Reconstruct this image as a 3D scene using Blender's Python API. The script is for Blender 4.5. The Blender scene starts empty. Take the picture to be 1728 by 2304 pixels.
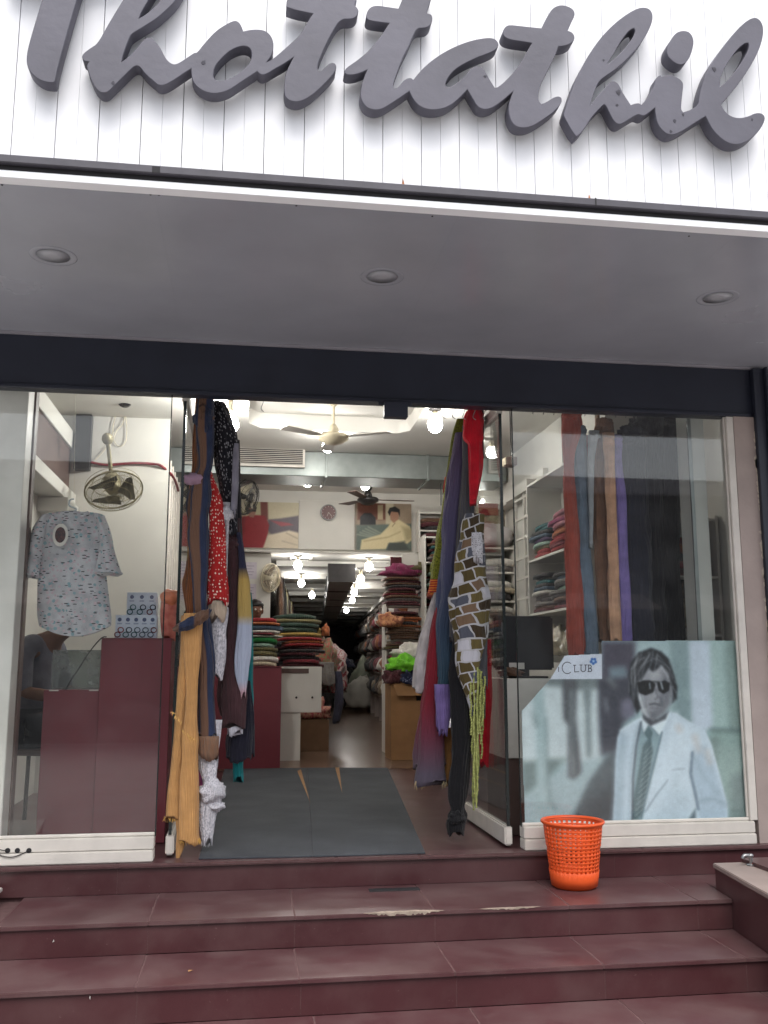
import bpy, bmesh, math, random
import numpy as np
from mathutils import Vector, Matrix, Euler, noise as mnoise
R = math.radians
rnd = random.Random(7)
scn = bpy.context.scene
col = scn.collection

# ------------------------------------------------------------------ camera, sky, sun, exposure
FPX, YAW, PITCH = 2098.0, R(8.36), R(9.335)
CAM = Vector((0.0, -5.2, 1.0))
cd = bpy.data.cameras.new('camera')
cam = bpy.data.objects.new('camera', cd); col.objects.link(cam)
cam.location = CAM
cam.rotation_euler = (R(90) + PITCH, 0, -YAW)
cd.sensor_fit = 'VERTICAL'; cd.sensor_height = 24.0; cd.sensor_width = 18.0
cd.lens = 24.0 * FPX / 2304.0
cd.clip_start = 0.05; cd.clip_end = 2000
scn.camera = cam

SUN_EL, SUN_AZ = R(62), R(-12)          # overcast light from behind the camera, a little to the left
world = bpy.data.worlds.new('World'); scn.world = world; world.use_nodes = True
wn = world.node_tree.nodes; wl = world.node_tree.links
sky = wn.new('ShaderNodeTexSky'); sky.sky_type = 'NISHITA'; sky.sun_disc = False
sky.sun_elevation = SUN_EL; sky.sun_rotation = R(180) + SUN_AZ
sky.air_density = 1.0; sky.dust_density = 4.0; sky.ozone_density = 1.0
hsv = wn.new('ShaderNodeHueSaturation'); hsv.inputs['Saturation'].default_value = 0.35
wl.new(sky.outputs[0], hsv.inputs['Color']); wl.new(hsv.outputs[0], wn['Background'].inputs['Color'])
wn['Background'].inputs['Strength'].default_value = 0.15
sl = bpy.data.lights.new('sun', 'SUN'); sl.energy = 1.1; sl.angle = R(40); sl.color = (1.0, .97, .93)
sun = bpy.data.objects.new('sun', sl); col.objects.link(sun)
dirv = Vector((math.sin(SUN_AZ) * math.cos(SUN_EL), -math.cos(SUN_AZ) * math.cos(SUN_EL), math.sin(SUN_EL)))
sun.rotation_euler = dirv.to_track_quat('Z', 'Y').to_euler()
vs = scn.view_settings
vs.view_transform = 'Standard'; vs.look = 'None'; vs.gamma = 1.0; vs.use_curve_mapping = False
vs.exposure = 1.0
BULB = 50.0

# ------------------------------------------------------------------ measuring: photograph pixel -> point on a plane of the place
_fw = Vector((math.sin(YAW) * math.cos(PITCH), math.cos(YAW) * math.cos(PITCH), math.sin(PITCH)))
_rt = Vector((math.cos(YAW), -math.sin(YAW), 0)); _up = _rt.cross(_fw)
def _ray(x, y): return _fw + _rt * ((x - 864) / FPX) - _up * ((y - 1152) / FPX)
def W(x, y, Y): d = _ray(x, y); return CAM + d * ((Y - CAM.y) / d.y)
def WZ(x, y, Z): d = _ray(x, y); return CAM + d * ((Z - CAM.z) / d.z)
def WX(x, y, X): d = _ray(x, y); return CAM + d * ((X - CAM.x) / d.x)
def PX(X, Y, Z):
    v = (X - CAM.x, Y - CAM.y, Z - CAM.z)
    dot = lambda a: v[0] * a.x + v[1] * a.y + v[2] * a.z
    z = dot(_fw); return 864 + FPX * dot(_rt) / z, 1152 - FPX * dot(_up) / z
DS = 1728 / 1659.0

# ------------------------------------------------------------------ colours and materials
def lin(v):
    v /= 255.0
    return v / 12.92 if v <= .04045 else ((v + .055) / 1.055) ** 2.4
def C(r, g, b): return (lin(r), lin(g), lin(b))
MATS = {}
def mat(name, base, rough=.6, var=.12, scale=6., bump=0., bscale=60., metal=0., spec=.5, coat=0., base2=None, sharp=False, rvar=.0, vstretch=1.):
    if name in MATS: return MATS[name]
    m = bpy.data.materials.new(name); m.use_nodes = True
    n, l = m.node_tree.nodes, m.node_tree.links; b = n['Principled BSDF']
    b.inputs['Roughness'].default_value = rough; b.inputs['Metallic'].default_value = metal
    b.inputs['Specular IOR Level'].default_value = spec; b.inputs['Coat Weight'].default_value = coat
    tc = n.new('ShaderNodeTexCoord'); mp = n.new('ShaderNodeMapping'); l.new(tc.outputs['Object'], mp.inputs[0])
    mp.inputs['Scale'].default_value = (1, 1, vstretch)
    nz = n.new('ShaderNodeTexNoise'); nz.inputs['Scale'].default_value = scale; nz.inputs['Detail'].default_value = 6
    l.new(mp.outputs[0], nz.inputs['Vector'])
    rp = n.new('ShaderNodeValToRGB'); rp.color_ramp.elements[0].position = .32; rp.color_ramp.elements[1].position = .68
    if base2 is None:
        a = [max(0, x * (1 - var)) for x in base]; c2 = [min(1, x * (1 + var)) for x in base]
    else: a, c2 = base, base2
    if sharp: rp.color_ramp.elements[0].position = .54; rp.color_ramp.elements[1].position = .62
    rp.color_ramp.elements[0].color = (*a, 1); rp.color_ramp.elements[1].color = (*c2, 1)
    l.new(nz.outputs['Fac'], rp.inputs[0]); l.new(rp.outputs[0], b.inputs['Base Color'])
    if rvar:
        mr = n.new('ShaderNodeMapRange'); mr.inputs[3].default_value = max(.02, rough - rvar); mr.inputs[4].default_value = min(1, rough + rvar)
        l.new(nz.outputs['Fac'], mr.inputs[0]); l.new(mr.outputs[0], b.inputs['Roughness'])
    if bump:
        n2 = n.new('ShaderNodeTexNoise'); n2.inputs['Scale'].default_value = bscale; n2.inputs['Detail'].default_value = 4
        l.new(tc.outputs['Object'], n2.inputs['Vector'])
        bp = n.new('ShaderNodeBump'); bp.inputs['Strength'].default_value = bump; bp.inputs['Distance'].default_value = .01
        l.new(n2.outputs['Fac'], bp.inputs['Height']); l.new(bp.outputs[0], b.inputs['Normal'])
    MATS[name] = m; return m
def cloth(name, base, pattern=None, base2=None, scale=20., rough=.85, ratio=1.):
    """woven cloth on UV (metres): plain, dots, stripes, bands, patch, check, speck"""
    if name in MATS: return MATS[name]
    m = mat(name, base, rough, .18, 14, .25, 350, spec=.25)
    n, l = m.node_tree.nodes, m.node_tree.links; b = n['Principled BSDF']
    b.inputs['Sheen Weight'].default_value = .15
    u0 = n.new('ShaderNodeUVMap'); m0 = n.new('ShaderNodeMapping'); m0.inputs['Scale'].default_value = (75, 5, 1); l.new(u0.outputs[0], m0.inputs[0])
    z0 = n.new('ShaderNodeTexNoise'); z0.inputs['Scale'].default_value = 1; z0.inputs['Detail'].default_value = 5; z0.inputs['Distortion'].default_value = .6; l.new(m0.outputs[0], z0.inputs['Vector'])
    bb = n.new('ShaderNodeBump'); bb.inputs['Strength'].default_value = .75; bb.inputs['Distance'].default_value = .02; l.new(z0.outputs['Fac'], bb.inputs['Height'])
    l.new(b.inputs['Normal'].links[0].from_socket, bb.inputs['Normal']); l.new(bb.outputs[0], b.inputs['Normal'])
    if not pattern: return m
    src = b.inputs['Base Color'].links[0].from_socket
    uv = n.new('ShaderNodeUVMap'); mp = n.new('ShaderNodeMapping'); l.new(uv.outputs[0], mp.inputs[0])
    mp.inputs['Scale'].default_value = (scale, scale * ratio, scale)
    mix = n.new('ShaderNodeMix'); mix.data_type = 'RGBA'
    ins = [s for s in mix.inputs if s.type == 'RGBA']; fac = mix.inputs[0]
    l.new(src, ins[0]); ins[1].default_value = (*base2, 1)
    if pattern == 'dots' or pattern == 'speck':
        t = n.new('ShaderNodeTexVoronoi'); t.inputs['Randomness'].default_value = .45 if pattern == 'dots' else 1.
        t.inputs['Scale'].default_value = 1; l.new(mp.outputs[0], t.inputs['Vector'])
        lt = n.new('ShaderNodeMath'); lt.operation = 'LESS_THAN'; lt.inputs[1].default_value = .27 if pattern == 'dots' else .3
        l.new(t.outputs['Distance'], lt.inputs[0]); l.new(lt.outputs[0], fac)
    elif pattern in ('stripes', 'bands', 'diag'):
        t = n.new('ShaderNodeTexWave'); t.wave_type = 'BANDS'; t.bands_direction = {'stripes': 'X', 'bands': 'Y', 'diag': 'DIAGONAL'}[pattern]
        t.inputs['Scale'].default_value = 1; t.inputs['Distortion'].default_value = 1.2; t.inputs['Detail'].default_value = 2
        l.new(mp.outputs[0], t.inputs['Vector'])
        cr = n.new('ShaderNodeValToRGB'); cr.color_ramp.elements[0].position = .45; cr.color_ramp.elements[1].position = .62
        l.new(t.outputs['Fac'], cr.inputs[0]); l.new(cr.outputs[0], fac)
    elif pattern == 'patch':
        t = n.new('ShaderNodeTexBrick'); t.inputs['Scale'].default_value = 1; t.inputs['Mortar Size'].default_value = .06
        t.inputs['Color1'].default_value = (*base, 1); t.inputs['Color2'].default_value = (*base2, 1)
        t.inputs['Mortar'].default_value = (.5, .5, .5, 1); t.inputs['Bias'].default_value = -.1
        t.inputs['Brick Width'].default_value = .9; t.inputs['Row Height'].default_value = .8
        mp.inputs['Rotation'].default_value = (0, 0, R(16)); t.inputs['Color1'].default_value = (0, 0, 0, 1); t.inputs['Color2'].default_value = (1, 1, 1, 1); t.inputs['Bias'].default_value = 0
        w1 = n.new('ShaderNodeTexNoise'); w1.inputs['Scale'].default_value = .55; l.new(mp.outputs[0], w1.inputs['Vector'])
        ad = n.new('ShaderNodeMixRGB'); ad.blend_type = 'ADD'; ad.inputs[0].default_value = 1.0; l.new(mp.outputs[0], ad.inputs[1]); l.new(w1.outputs['Color'], ad.inputs[2])
        l.new(ad.outputs[0], t.inputs['Vector'])
        cr = n.new('ShaderNodeValToRGB'); cr.color_ramp.interpolation = 'CONSTANT'; el = cr.color_ramp.elements
        while len(el) > 1: el.remove(el[0])
        el[0].position = 0; el[0].color = (*C(84, 72, 40), 1)
        for p_, c_ in ((.22, C(64, 52, 36)), (.4, C(102, 90, 52)), (.55, C(84, 88, 100)), (.7, C(118, 96, 76)), (.82, C(196, 196, 204))):
            k_ = el.new(p_); k_.color = (*c_, 1)
        l.new(t.outputs['Color'], cr.inputs[0])
        mx2 = n.new('ShaderNodeMix'); mx2.data_type = 'RGBA'; i2 = [s for s in mx2.inputs if s.type == 'RGBA']; l.new(t.outputs['Fac'], mx2.inputs[0])
        l.new(cr.outputs[0], i2[0]); i2[1].default_value = (.48, .48, .5, 1)
        l.new([s for s in mx2.outputs if s.type == 'RGBA'][0], b.inputs['Base Color']); return m
    elif pattern == 'noise':
        t = n.new('ShaderNodeTexNoise'); t.inputs['Scale'].default_value = 1; t.inputs['Detail'].default_value = 3; l.new(mp.outputs[0], t.inputs['Vector'])
        cr = n.new('ShaderNodeValToRGB'); cr.color_ramp.elements[0].position = .5; cr.color_ramp.elements[1].position = .56
        l.new(t.outputs['Fac'], cr.inputs[0]); l.new(cr.outputs[0], fac)
    l.new([s for s in mix.outputs if s.type == 'RGBA'][0], b.inputs['Base Color'])
    return m
def emit(name, color, strength):
    m = bpy.data.materials.new(name); m.use_nodes = True
    b = m.node_tree.nodes['Principled BSDF']; b.inputs['Base Color'].default_value = (.8, .8, .8, 1)
    b.inputs['Emission Color'].default_value = (*color, 1); b.inputs['Emission Strength'].default_value = strength
    MATS[name] = m; return m
def glass_mat(name, tint=(.965, .98, .975), dust=.03):
    m = bpy.data.materials.new(name); m.use_nodes = True
    n, l = m.node_tree.nodes, m.node_tree.links; n.remove(n['Principled BSDF'])
    tr = n.new('ShaderNodeBsdfTransparent'); tr.inputs[0].default_value = (*tint, 1)
    gl = n.new('ShaderNodeBsdfGlossy'); gl.inputs['Roughness'].default_value = .015
    ge = n.new('ShaderNodeNewGeometry'); dt = n.new('ShaderNodeVectorMath'); dt.operation = 'DOT_PRODUCT'; l.new(ge.outputs['Normal'], dt.inputs[0]); l.new(ge.outputs['Incoming'], dt.inputs[1])
    def mth(op, x, y=None):
        k = n.new('ShaderNodeMath'); k.operation = op
        if isinstance(x, float): k.inputs[0].default_value = x
        else: l.new(x, k.inputs[0])
        if y is not None: k.inputs[1].default_value = y
        return k.outputs[0]
    ab = mth('ABSOLUTE', dt.outputs['Value']); om = n.new('ShaderNodeMath'); om.operation = 'SUBTRACT'; om.inputs[0].default_value = 1; l.new(ab, om.inputs[1])
    fr = mth('ADD', mth('MULTIPLY', mth('POWER', om.outputs[0], 5.0), .955), .045)      # plain pane reflectance, same from both sides
    m1 = n.new('ShaderNodeMixShader'); l.new(fr, m1.inputs[0]); l.new(tr.outputs[0], m1.inputs[1]); l.new(gl.outputs[0], m1.inputs[2])
    df = n.new('ShaderNodeBsdfDiffuse'); df.inputs[0].default_value = (.7, .72, .72, 1)
    tc = n.new('ShaderNodeTexCoord'); nz = n.new('ShaderNodeTexNoise'); nz.inputs['Scale'].default_value = 5; nz.inputs['Detail'].default_value = 8
    nz.inputs['Roughness'].default_value = .7
    l.new(tc.outputs['Object'], nz.inputs[0])
    mr = n.new('ShaderNodeMapRange'); mr.inputs[1].default_value = .35; mr.inputs[2].default_value = .75; mr.inputs[3].default_value = dust * .3; mr.inputs[4].default_value = dust * 1.7
    l.new(nz.outputs['Fac'], mr.inputs[0])
    m2 = n.new('ShaderNodeMixShader'); l.new(mr.outputs[0], m2.inputs[0]); l.new(m1.outputs[0], m2.inputs[1]); l.new(df.outputs[0], m2.inputs[2])
    l.new(m2.outputs[0], n['Material Output'].inputs[0]); MATS[name] = m; return m

# ------------------------------------------------------------------ mesh helpers
class MB:
    def __init__(s): s.v, s.f, s.uv = [], [], None
    def add(s, vs, fs):
        o = len(s.v); s.v += [tuple(p) for p in vs]; s.f += [tuple(i + o for i in f) for f in fs]; return s
    def box(s, x0, x1, y0, y1, z0, z1):
        return s.add([(x0,y0,z0),(x1,y0,z0),(x1,y1,z0),(x0,y1,z0),(x0,y0,z1),(x1,y0,z1),(x1,y1,z1),(x0,y1,z1)],
                     [(3,2,1,0),(4,5,6,7),(0,1,5,4),(1,2,6,5),(2,3,7,6),(3,0,4,7)])
    def prism(s, pts, z0, z1):      # plan polygon (x, y) counter-clockwise
        n = len(pts); s.add([(x, y, z0) for x, y in pts] + [(x, y, z1) for x, y in pts],
            [tuple(range(n))[::-1], tuple(range(n, 2 * n))] + [(i, (i + 1) % n, (i + 1) % n + n, i + n) for i in range(n)]); return s
    def slab(s, pts, y0, y1):       # front polygon (x, z) extruded along y
        n = len(pts); s.add([(x, y0, z) for x, z in pts] + [(x, y1, z) for x, z in pts],
            [tuple(range(n)), tuple(range(n, 2 * n))[::-1]] + [(i, i + n, (i + 1) % n + n, (i + 1) % n) for i in range(n)]); return s
    def tube(s, pts, r, n=6, closed=False):
        pts = [Vector(p) for p in pts]; m = len(pts); rr = r if isinstance(r, (list, tuple)) else [r] * m
        o = len(s.v); prev = None
        for i, p in enumerate(pts):
            a = pts[(i - 1) % m] if (closed or i) else p; b = pts[(i + 1) % m] if (closed or i < m - 1) else p
            t = (b - a).normalized() if (b - a).length else Vector((0, 0, 1))
            u = t.orthogonal().normalized() if prev is None else (prev - t * prev.dot(t)).normalized()
            prev = u; w = t.cross(u)
            for k in range(n):
                an = 2 * math.pi * k / n; s.v.append(tuple(p + (u * math.cos(an) + w * math.sin(an)) * rr[i]))
        for i in range(m if closed else m - 1):
            for k in range(n):
                a, b = i * n, ((i + 1) % m) * n
                s.f.append((o + a + k, o + a + (k + 1) % n, o + b + (k + 1) % n, o + b + k))
        if not closed:
            s.f.append(tuple(o + k for k in range(n))[::-1]); s.f.append(tuple(o + (m - 1) * n + k for k in range(n)))
        return s
    def lathe(s, prof, n=24, c=(0, 0, 0)):   # prof: (radius, z)
        o = len(s.v); m = len(prof)
        for r_, z in prof:
            for k in range(n):
                a = 2 * math.pi * k / n; s.v.append((c[0] + r_ * math.cos(a), c[1] + r_ * math.sin(a), c[2] + z))
        for i in range(m - 1):
            for k in range(n): s.f.append((o + i*n + k, o + i*n + (k+1) % n, o + (i+1)*n + (k+1) % n, o + (i+1)*n + k))
        s.f.append(tuple(o + k for k in range(n))[::-1]); s.f.append(tuple(o + (m-1)*n + k for k in range(n)))
        return s
    def ball(s, c, r, n=12, m=8, jit=0, seed=0):
        rx, ry, rz = r if isinstance(r, (tuple, list)) else (r, r, r); o = len(s.v); q = random.Random(seed)
        for i in range(m + 1):
            t = math.pi * i / m
            for k in range(n):
                a = 2 * math.pi * k / n; d = Vector((math.sin(t) * math.cos(a), math.sin(t) * math.sin(a), math.cos(t)))
                j = 1 + jit * mnoise.noise(d * 2.3 + Vector((seed, seed * .7, 0)))
                s.v.append((c[0] + rx * d.x * j, c[1] + ry * d.y * j, c[2] + rz * d.z * j))
        for i in range(m):
            for k in range(n): s.f.append((o + i*n + k, o + (i+1)*n + k, o + (i+1)*n + (k+1) % n, o + i*n + (k+1) % n))
        return s
    def mesh(s, name):
        me = bpy.data.meshes.new(name); me.from_pydata(s.v, [], s.f)
        if s.uv:
            ul = me.uv_layers.new(name='UVMap'); li = [0] * len(me.loops); me.loops.foreach_get('vertex_index', li)
            ul.data.foreach_set('uv', [c for i in li for c in s.uv[i]])
        me.validate(); return me
def tag(o, label=None, cat=None, group=None, kind=None):
    if label: o['label'] = label
    if cat: o['category'] = cat
    if group: o['group'] = group
    if kind: o['kind'] = kind
    return o
def obj(name, mb, m, parent=None, smooth=False, bevel=0, seg=1, label=None, cat=None, group=None, kind=None):
    me = mb if isinstance(mb, bpy.types.Mesh) else mb.mesh(name)
    if bevel:
        bm = bmesh.new(); bm.from_mesh(me); bmesh.ops.remove_doubles(bm, verts=bm.verts, dist=1e-6)
        bmesh.ops.recalc_face_normals(bm, faces=bm.faces)
        eds = [e for e in bm.edges if len(e.link_faces) == 2 and e.calc_face_angle(0) > .6]
        bmesh.ops.bevel(bm, geom=eds, offset=bevel, segments=seg, affect='EDGES', clamp_overlap=True)
        bm.to_mesh(me); bm.free()
    if not me.materials: me.materials.append(m)
    if smooth: me.polygons.foreach_set('use_smooth', [True] * len(me.polygons))
    o = bpy.data.objects.new(name, me); col.objects.link(o)
    if parent: o.parent = parent
    return tag(o, label, cat, group, kind)
def thing(name, label, cat, loc=(0, 0, 0), rot=(0, 0, 0), group=None):
    o = bpy.data.objects.new(name, None); col.objects.link(o); o.empty_display_size = .05
    o.location = loc; o.rotation_euler = rot; return tag(o, label, cat, group)
def rebase(root):      # things measured in world coordinates: keep the parts where they are
    inv = Matrix.LocRotScale(root.location, root.rotation_euler, None).inverted()
    for c in root.children: c.matrix_parent_inverse = inv
def box(name, b, m, parent=None, bevel=0, **k): return obj(name, MB().box(*b), m, parent, bevel=bevel, **k)
def smooth_path(pts, k=6):
    pts = [Vector(p) for p in pts]; out = []
    for i in range(len(pts) - 1):
        p0, p1, p2, p3 = pts[max(i-1, 0)], pts[i], pts[i+1], pts[min(i+2, len(pts)-1)]
        for j in range(k):
            t = j / k
            out.append(.5 * ((2*p1) + (p2-p0)*t + (2*p0-5*p1+4*p2-p3)*t*t + (3*p1-p0-3*p2+p3)*t**3))
    out.append(pts[-1]); return out

# ------------------------------------------------------------------ materials of the place
def granite(name, base, dust, amount):
    m = mat(name, base, .33, .12, 2.5, .02, 260, rvar=.08); n, l = m.node_tree.nodes, m.node_tree.links; b = n['Principled BSDF']
    tc = n.new('ShaderNodeTexCoord'); src = b.inputs['Base Color'].links[0].from_socket
    def layer(prev, scale, p0, p1, colr, top):
        z = n.new('ShaderNodeTexNoise'); z.inputs['Scale'].default_value = scale; z.inputs['Detail'].default_value = 8; z.inputs['Roughness'].default_value = .65; l.new(tc.outputs['Object'], z.inputs['Vector'])
        r = n.new('ShaderNodeMapRange'); r.inputs[1].default_value = p0; r.inputs[2].default_value = p1; r.inputs[4].default_value = top; l.new(z.outputs['Fac'], r.inputs[0])
        mx = n.new('ShaderNodeMix'); mx.data_type = 'RGBA'; q = [s for s in mx.inputs if s.type == 'RGBA']; l.new(r.outputs[0], mx.inputs[0]); l.new(prev, q[0]); q[1].default_value = (*colr, 1)
        return [s for s in mx.outputs if s.type == 'RGBA'][0]
    s = layer(src, 320, .52, .66, tuple(x * .45 for x in base), .55); s = layer(s, 1.1, .45, .62, dust, amount * .7); s = layer(s, 4.5, .42, .68, dust, amount); s = layer(s, 60, .66, .74, C(150, 132, 126), amount)
    l.new(s, b.inputs['Base Color']); return m
M_tile = granite('maroon granite riser', C(70, 38, 41), C(90, 68, 68), .35)
M_tread = granite('maroon granite tread', C(78, 48, 51), C(102, 84, 83), .5)
M_grout = mat('grout', C(88, 63, 63), .9, .2, 30)
M_cement = mat('cement', C(158, 144, 130), .95, .25, 25, .5, 60)
M_marble = mat('white marble', C(196, 192, 184), .4, .12, 2.5, base2=C(225, 222, 216))
M_whitep = mat('white painted wood', C(205, 200, 192), .55, .07, 9, .12, 80)
M_plank = mat('white sign panel', C(225, 226, 230), .4, .04, 3)
M_letter = mat('grey sign letter', C(82, 81, 92), .6, .17, 3.5, .14, 30)
M_trim = mat('dark trim', C(64, 62, 70), .5, .15, 8, .1, 30)
M_black = mat('black gap', C(32, 31, 34), .8, .2, 10)
M_soff = mat('soffit paint', C(152, 154, 163), .22, .1, 1.3, .012, 2.2, spec=.45, rvar=.14)
M_header = mat('shutter housing', C(38, 42, 55), .42, .15, 3, .05, 20)
M_wall = mat('cream wall', C(206, 203, 196), .7, .04, 3, .04, 40)
M_ceil = mat('white ceiling', C(218, 216, 210), .75, .03, 2)
M_beige = mat('beige plaster', C(160, 146, 140), .75, .1, 5, .1, 40)
M_gwall = mat('grey plaster', C(168, 164, 168), .8, .08, 4, .1, 40)
M_lam = mat('maroon laminate', C(112, 52, 60), .3, .07, 3, spec=.4)
M_brown = mat('brown board', C(92, 72, 66), .5, .15, 6)
M_galv = mat('galvanised steel', C(136, 142, 140), .42, .06, 14, .02, 60, metal=.7)
M_dkmetal = mat('dark metal', C(48, 46, 46), .4, .15, 20, metal=.4)
M_steel = mat('steel', C(150, 150, 150), .3, .1, 20, metal=.9)
M_mat = mat('rubber floor mat', C(60, 64, 70), .85, .24, 2.5, .6, 160)
M_vinyl = mat('grey brown vinyl floor', C(106, 84, 70), .24, .14, 1.2, .0, 60, rvar=.05)
M_card = mat('cardboard', C(150, 112, 74), .85, .12, 7, .05, 40)
M_orange = mat('orange plastic', C(226, 88, 36), .42, .06, 8, spec=.5)
M_cream = mat('cream plastic', C(200, 190, 165), .45, .08, 10)
M_glass = glass_mat('window glass', dust=.012)
M_edge = mat('dark glass edge', C(26, 34, 34), .25, .1, 10)
M_bulb = emit('lit bulb', (1.0, .97, .92), BULB)
M_bulb2 = emit('bright lit bulb', (1.0, .97, .92), BULB * 3.3)
M_skin = mat('skin', C(120, 82, 62), .55, .08, 12)
M_hair = mat('black hair', C(20, 17, 16), .5, .2, 60)
M_plastic = mat('clear plastic wrap', C(150, 140, 120), .15, .4, 18, .8, 25, spec=.8)
M_wire = mat('black cable', C(30, 28, 30), .5, .1, 10)
M_redw = mat('red conduit', C(120, 40, 48), .5, .15, 14)
# ------------------------------------------------------------------ ground, steps
Z1, Z2, Z3, Z4 = -.148, -.29, -.437, -.57
Y0, Y1, Y2, Y3 = -.07, -.605, -1.037, -2.3
M_street = mat('street paving', C(158, 155, 152), .85, .12, 2, .3, 40)
M_apron = M_tile
tag(obj('street_ground', MB().add([(-300, -300, Z4), (300, -300, Z4), (300, 300, Z4), (-300, 300, Z4)], [(0, 1, 2, 3)]), M_street), kind='structure')
XL = lambda y: -1.17 + (y + .07) * .12         # inner faces of the cheek walls beside the steps
XR = lambda y: 2.452 + (y + .4) * .12
st = MB()
st.prism([(XL(Y1) - .3, Y1 + .02), (XR(Y1) + .3, Y1 + .02), (3.1, Y0 + .03), (-1.45, Y0 + .03)], Z4 - .1, Z1 - .022)
st.prism([(XL(Y2) - .3, Y2 + .02), (XR(Y2) + .3, Y2 + .02), (XR(Y1) + .3, Y1 + .02), (XL(Y1) - .3, Y1 + .02)], Z4 - .1, Z2 - .022)
st.prism([(-3.2, Y3 + .02), (5, Y3 + .02), (5, Y2 + .04), (-3.2, Y2 + .04)], Z4 - .1, Z3 - .022)
st.box(-2.2, 3.6, Y0 + .02, .6, Z4 - .1, -.02)
steps = tag(obj('entrance_steps', st, M_grout), kind='structure')
def tile_row(xs, y0, y1, z0, z1, bev, clipL=None, clipR=None):
    M_ = M_tread if y1 - y0 > .1 else M_tile
    for a, b in zip(xs[:-1], xs[1:]):
        g = .0012
        if y1 - y0 > .1:
            p = [(a + g, y0), (b - g, y0), (b - g, y1), (a + g, y1)]
            if clipR and b > clipR(y0) - .3: p[1] = (min(b - g, clipR(y0) - .001), y0); p[2] = (min(b - g, clipR(y1) - .001), y1)
            if clipL and a < clipL(y0) + .3: p[0] = (max(a + g, clipL(y0) + .001), y0); p[3] = (max(a + g, clipL(y1) + .001), y1)
            if p[1][0] - p[0][0] < .02: continue
            mb = MB().prism(p, z0, z1 + rnd.uniform(-.0006, .0006))
        else:
            aa = max(a + g, clipL(y0) + .001) if clipL else a + g; bb = min(b - g, clipR(y0) - .001) if clipR else b - g
            if bb - aa < .02: continue
            mb = MB().box(aa, bb, y0 + rnd.uniform(-.0006, .0006), y1, z0, z1)
        t = obj('tile', mb, M_, steps, bevel=bev, seg=2)
_tr = tile_row
def tile_row(xs, y0, y1, z0, z1, bev, clipL=None, clipR=None):
    _tr(xs, y0, y1, z0, z1, bev, clipL, clipR)
    fl = (lambda y: max(xs[0], clipL(y)) + .003) if clipL else (lambda y: xs[0] + .003); fr_ = (lambda y: min(xs[-1], clipR(y)) - .003) if clipR else (lambda y: xs[-1] - .003)
    if y1 - y0 > .1: mb = MB().prism([(fl(y0), y0 + .002), (fr_(y0), y0 + .002), (fr_(y1), y1 - .003), (fl(y1), y1 - .003)], z0 + .004, z1 - .0012)
    else: mb = MB().box(fl(y0), fr_(y0), y0 + .0014, y1 - .003, z0 + .002, z1 - .002)
    obj('grout_bed', mb, M_grout, steps)
J = lambda o, n=7: [o + .663 * i for i in range(n)]
tile_row([-2.0] + J(-1.28, 6) + [2.69, 3.5], Y0, Y0 + .018, Z1, -.024, .001)              # riser under the shop floor
XR1 = lambda y: XR(y) if y < -.39 else XR(y)
tile_row(J(-1.07, 6) + [2.9], Y1 - .012, Y0 - .001, Z1 - .02, Z1, .003, XL, XR)
obj('tile', MB().box(XR(-.3) + .002, 3.5, -.393, Y0 - .001, Z1 - .02, Z1), M_tread, steps, bevel=.003)         # landing
tile_row(J(-1.07, 6) + [2.9], Y1, Y1 + .018, Z2 + .001, Z1 - .021, .001, XL, XR)
tile_row(J(-1.072, 6) + [2.9], Y2 - .012, Y1 - .001, Z2 - .02, Z2, .003, XL, XR)
tile_row(J(-1.065, 6) + [2.9], Y2, Y2 + .018, Z3 + .001, Z2 - .021, .001, XL, XR)
tile_row(J(-3.0, 13), Y3 - .012, Y2 - .001, Z3 - .02, Z3, .003)
tile_row(J(-3.0, 13), Y3, Y3 + .018, Z4 + .001, Z3 - .021, .001)
# shop threshold strip: brownish granite edge with rounded nosing
tile_row([-2.0, -.62, .5, .945, 2.2, 3.5], Y0 - .022, .05, -.022, 0.0, .009)
# chipped nosing: pale cement showing, rough edge
def chip(px0, px1, py, n, seed, k=1.):
    q = random.Random(seed); a = WZ(px0, py, Z1).x; b = WZ(px1, py, Z1).x; mb = MB()
    top, bot = [], []
    for i in range(n + 1):
        x = a + (b - a) * i / n; e = min(1, 4 * min(i, n - i) / n)
        d = (.010 + .018 * q.random()) * e * k; h = (.005 + .012 * q.random()) * e * k
        top.append((x, Y1 - .0135 + d, Z1 + .0016)); bot.append((x, Y1 - .0138, Z1 - h))
        mb.v += [top[-1], (x, Y1 - .0140, Z1 + .0014), bot[-1]]
    for i in range(n):
        o = i * 3; mb.f += [(o, o + 1, o + 4, o + 3), (o + 1, o + 2, o + 5, o + 4)]
    return mb
for a in ((815, 1000, 2050, 44, 3), (1075, 1215, 2040, 30, 5, .5)):
    obj('chipped_edge', chip(*a), M_cement, steps, label='pale broken edge of the top step')
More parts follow.
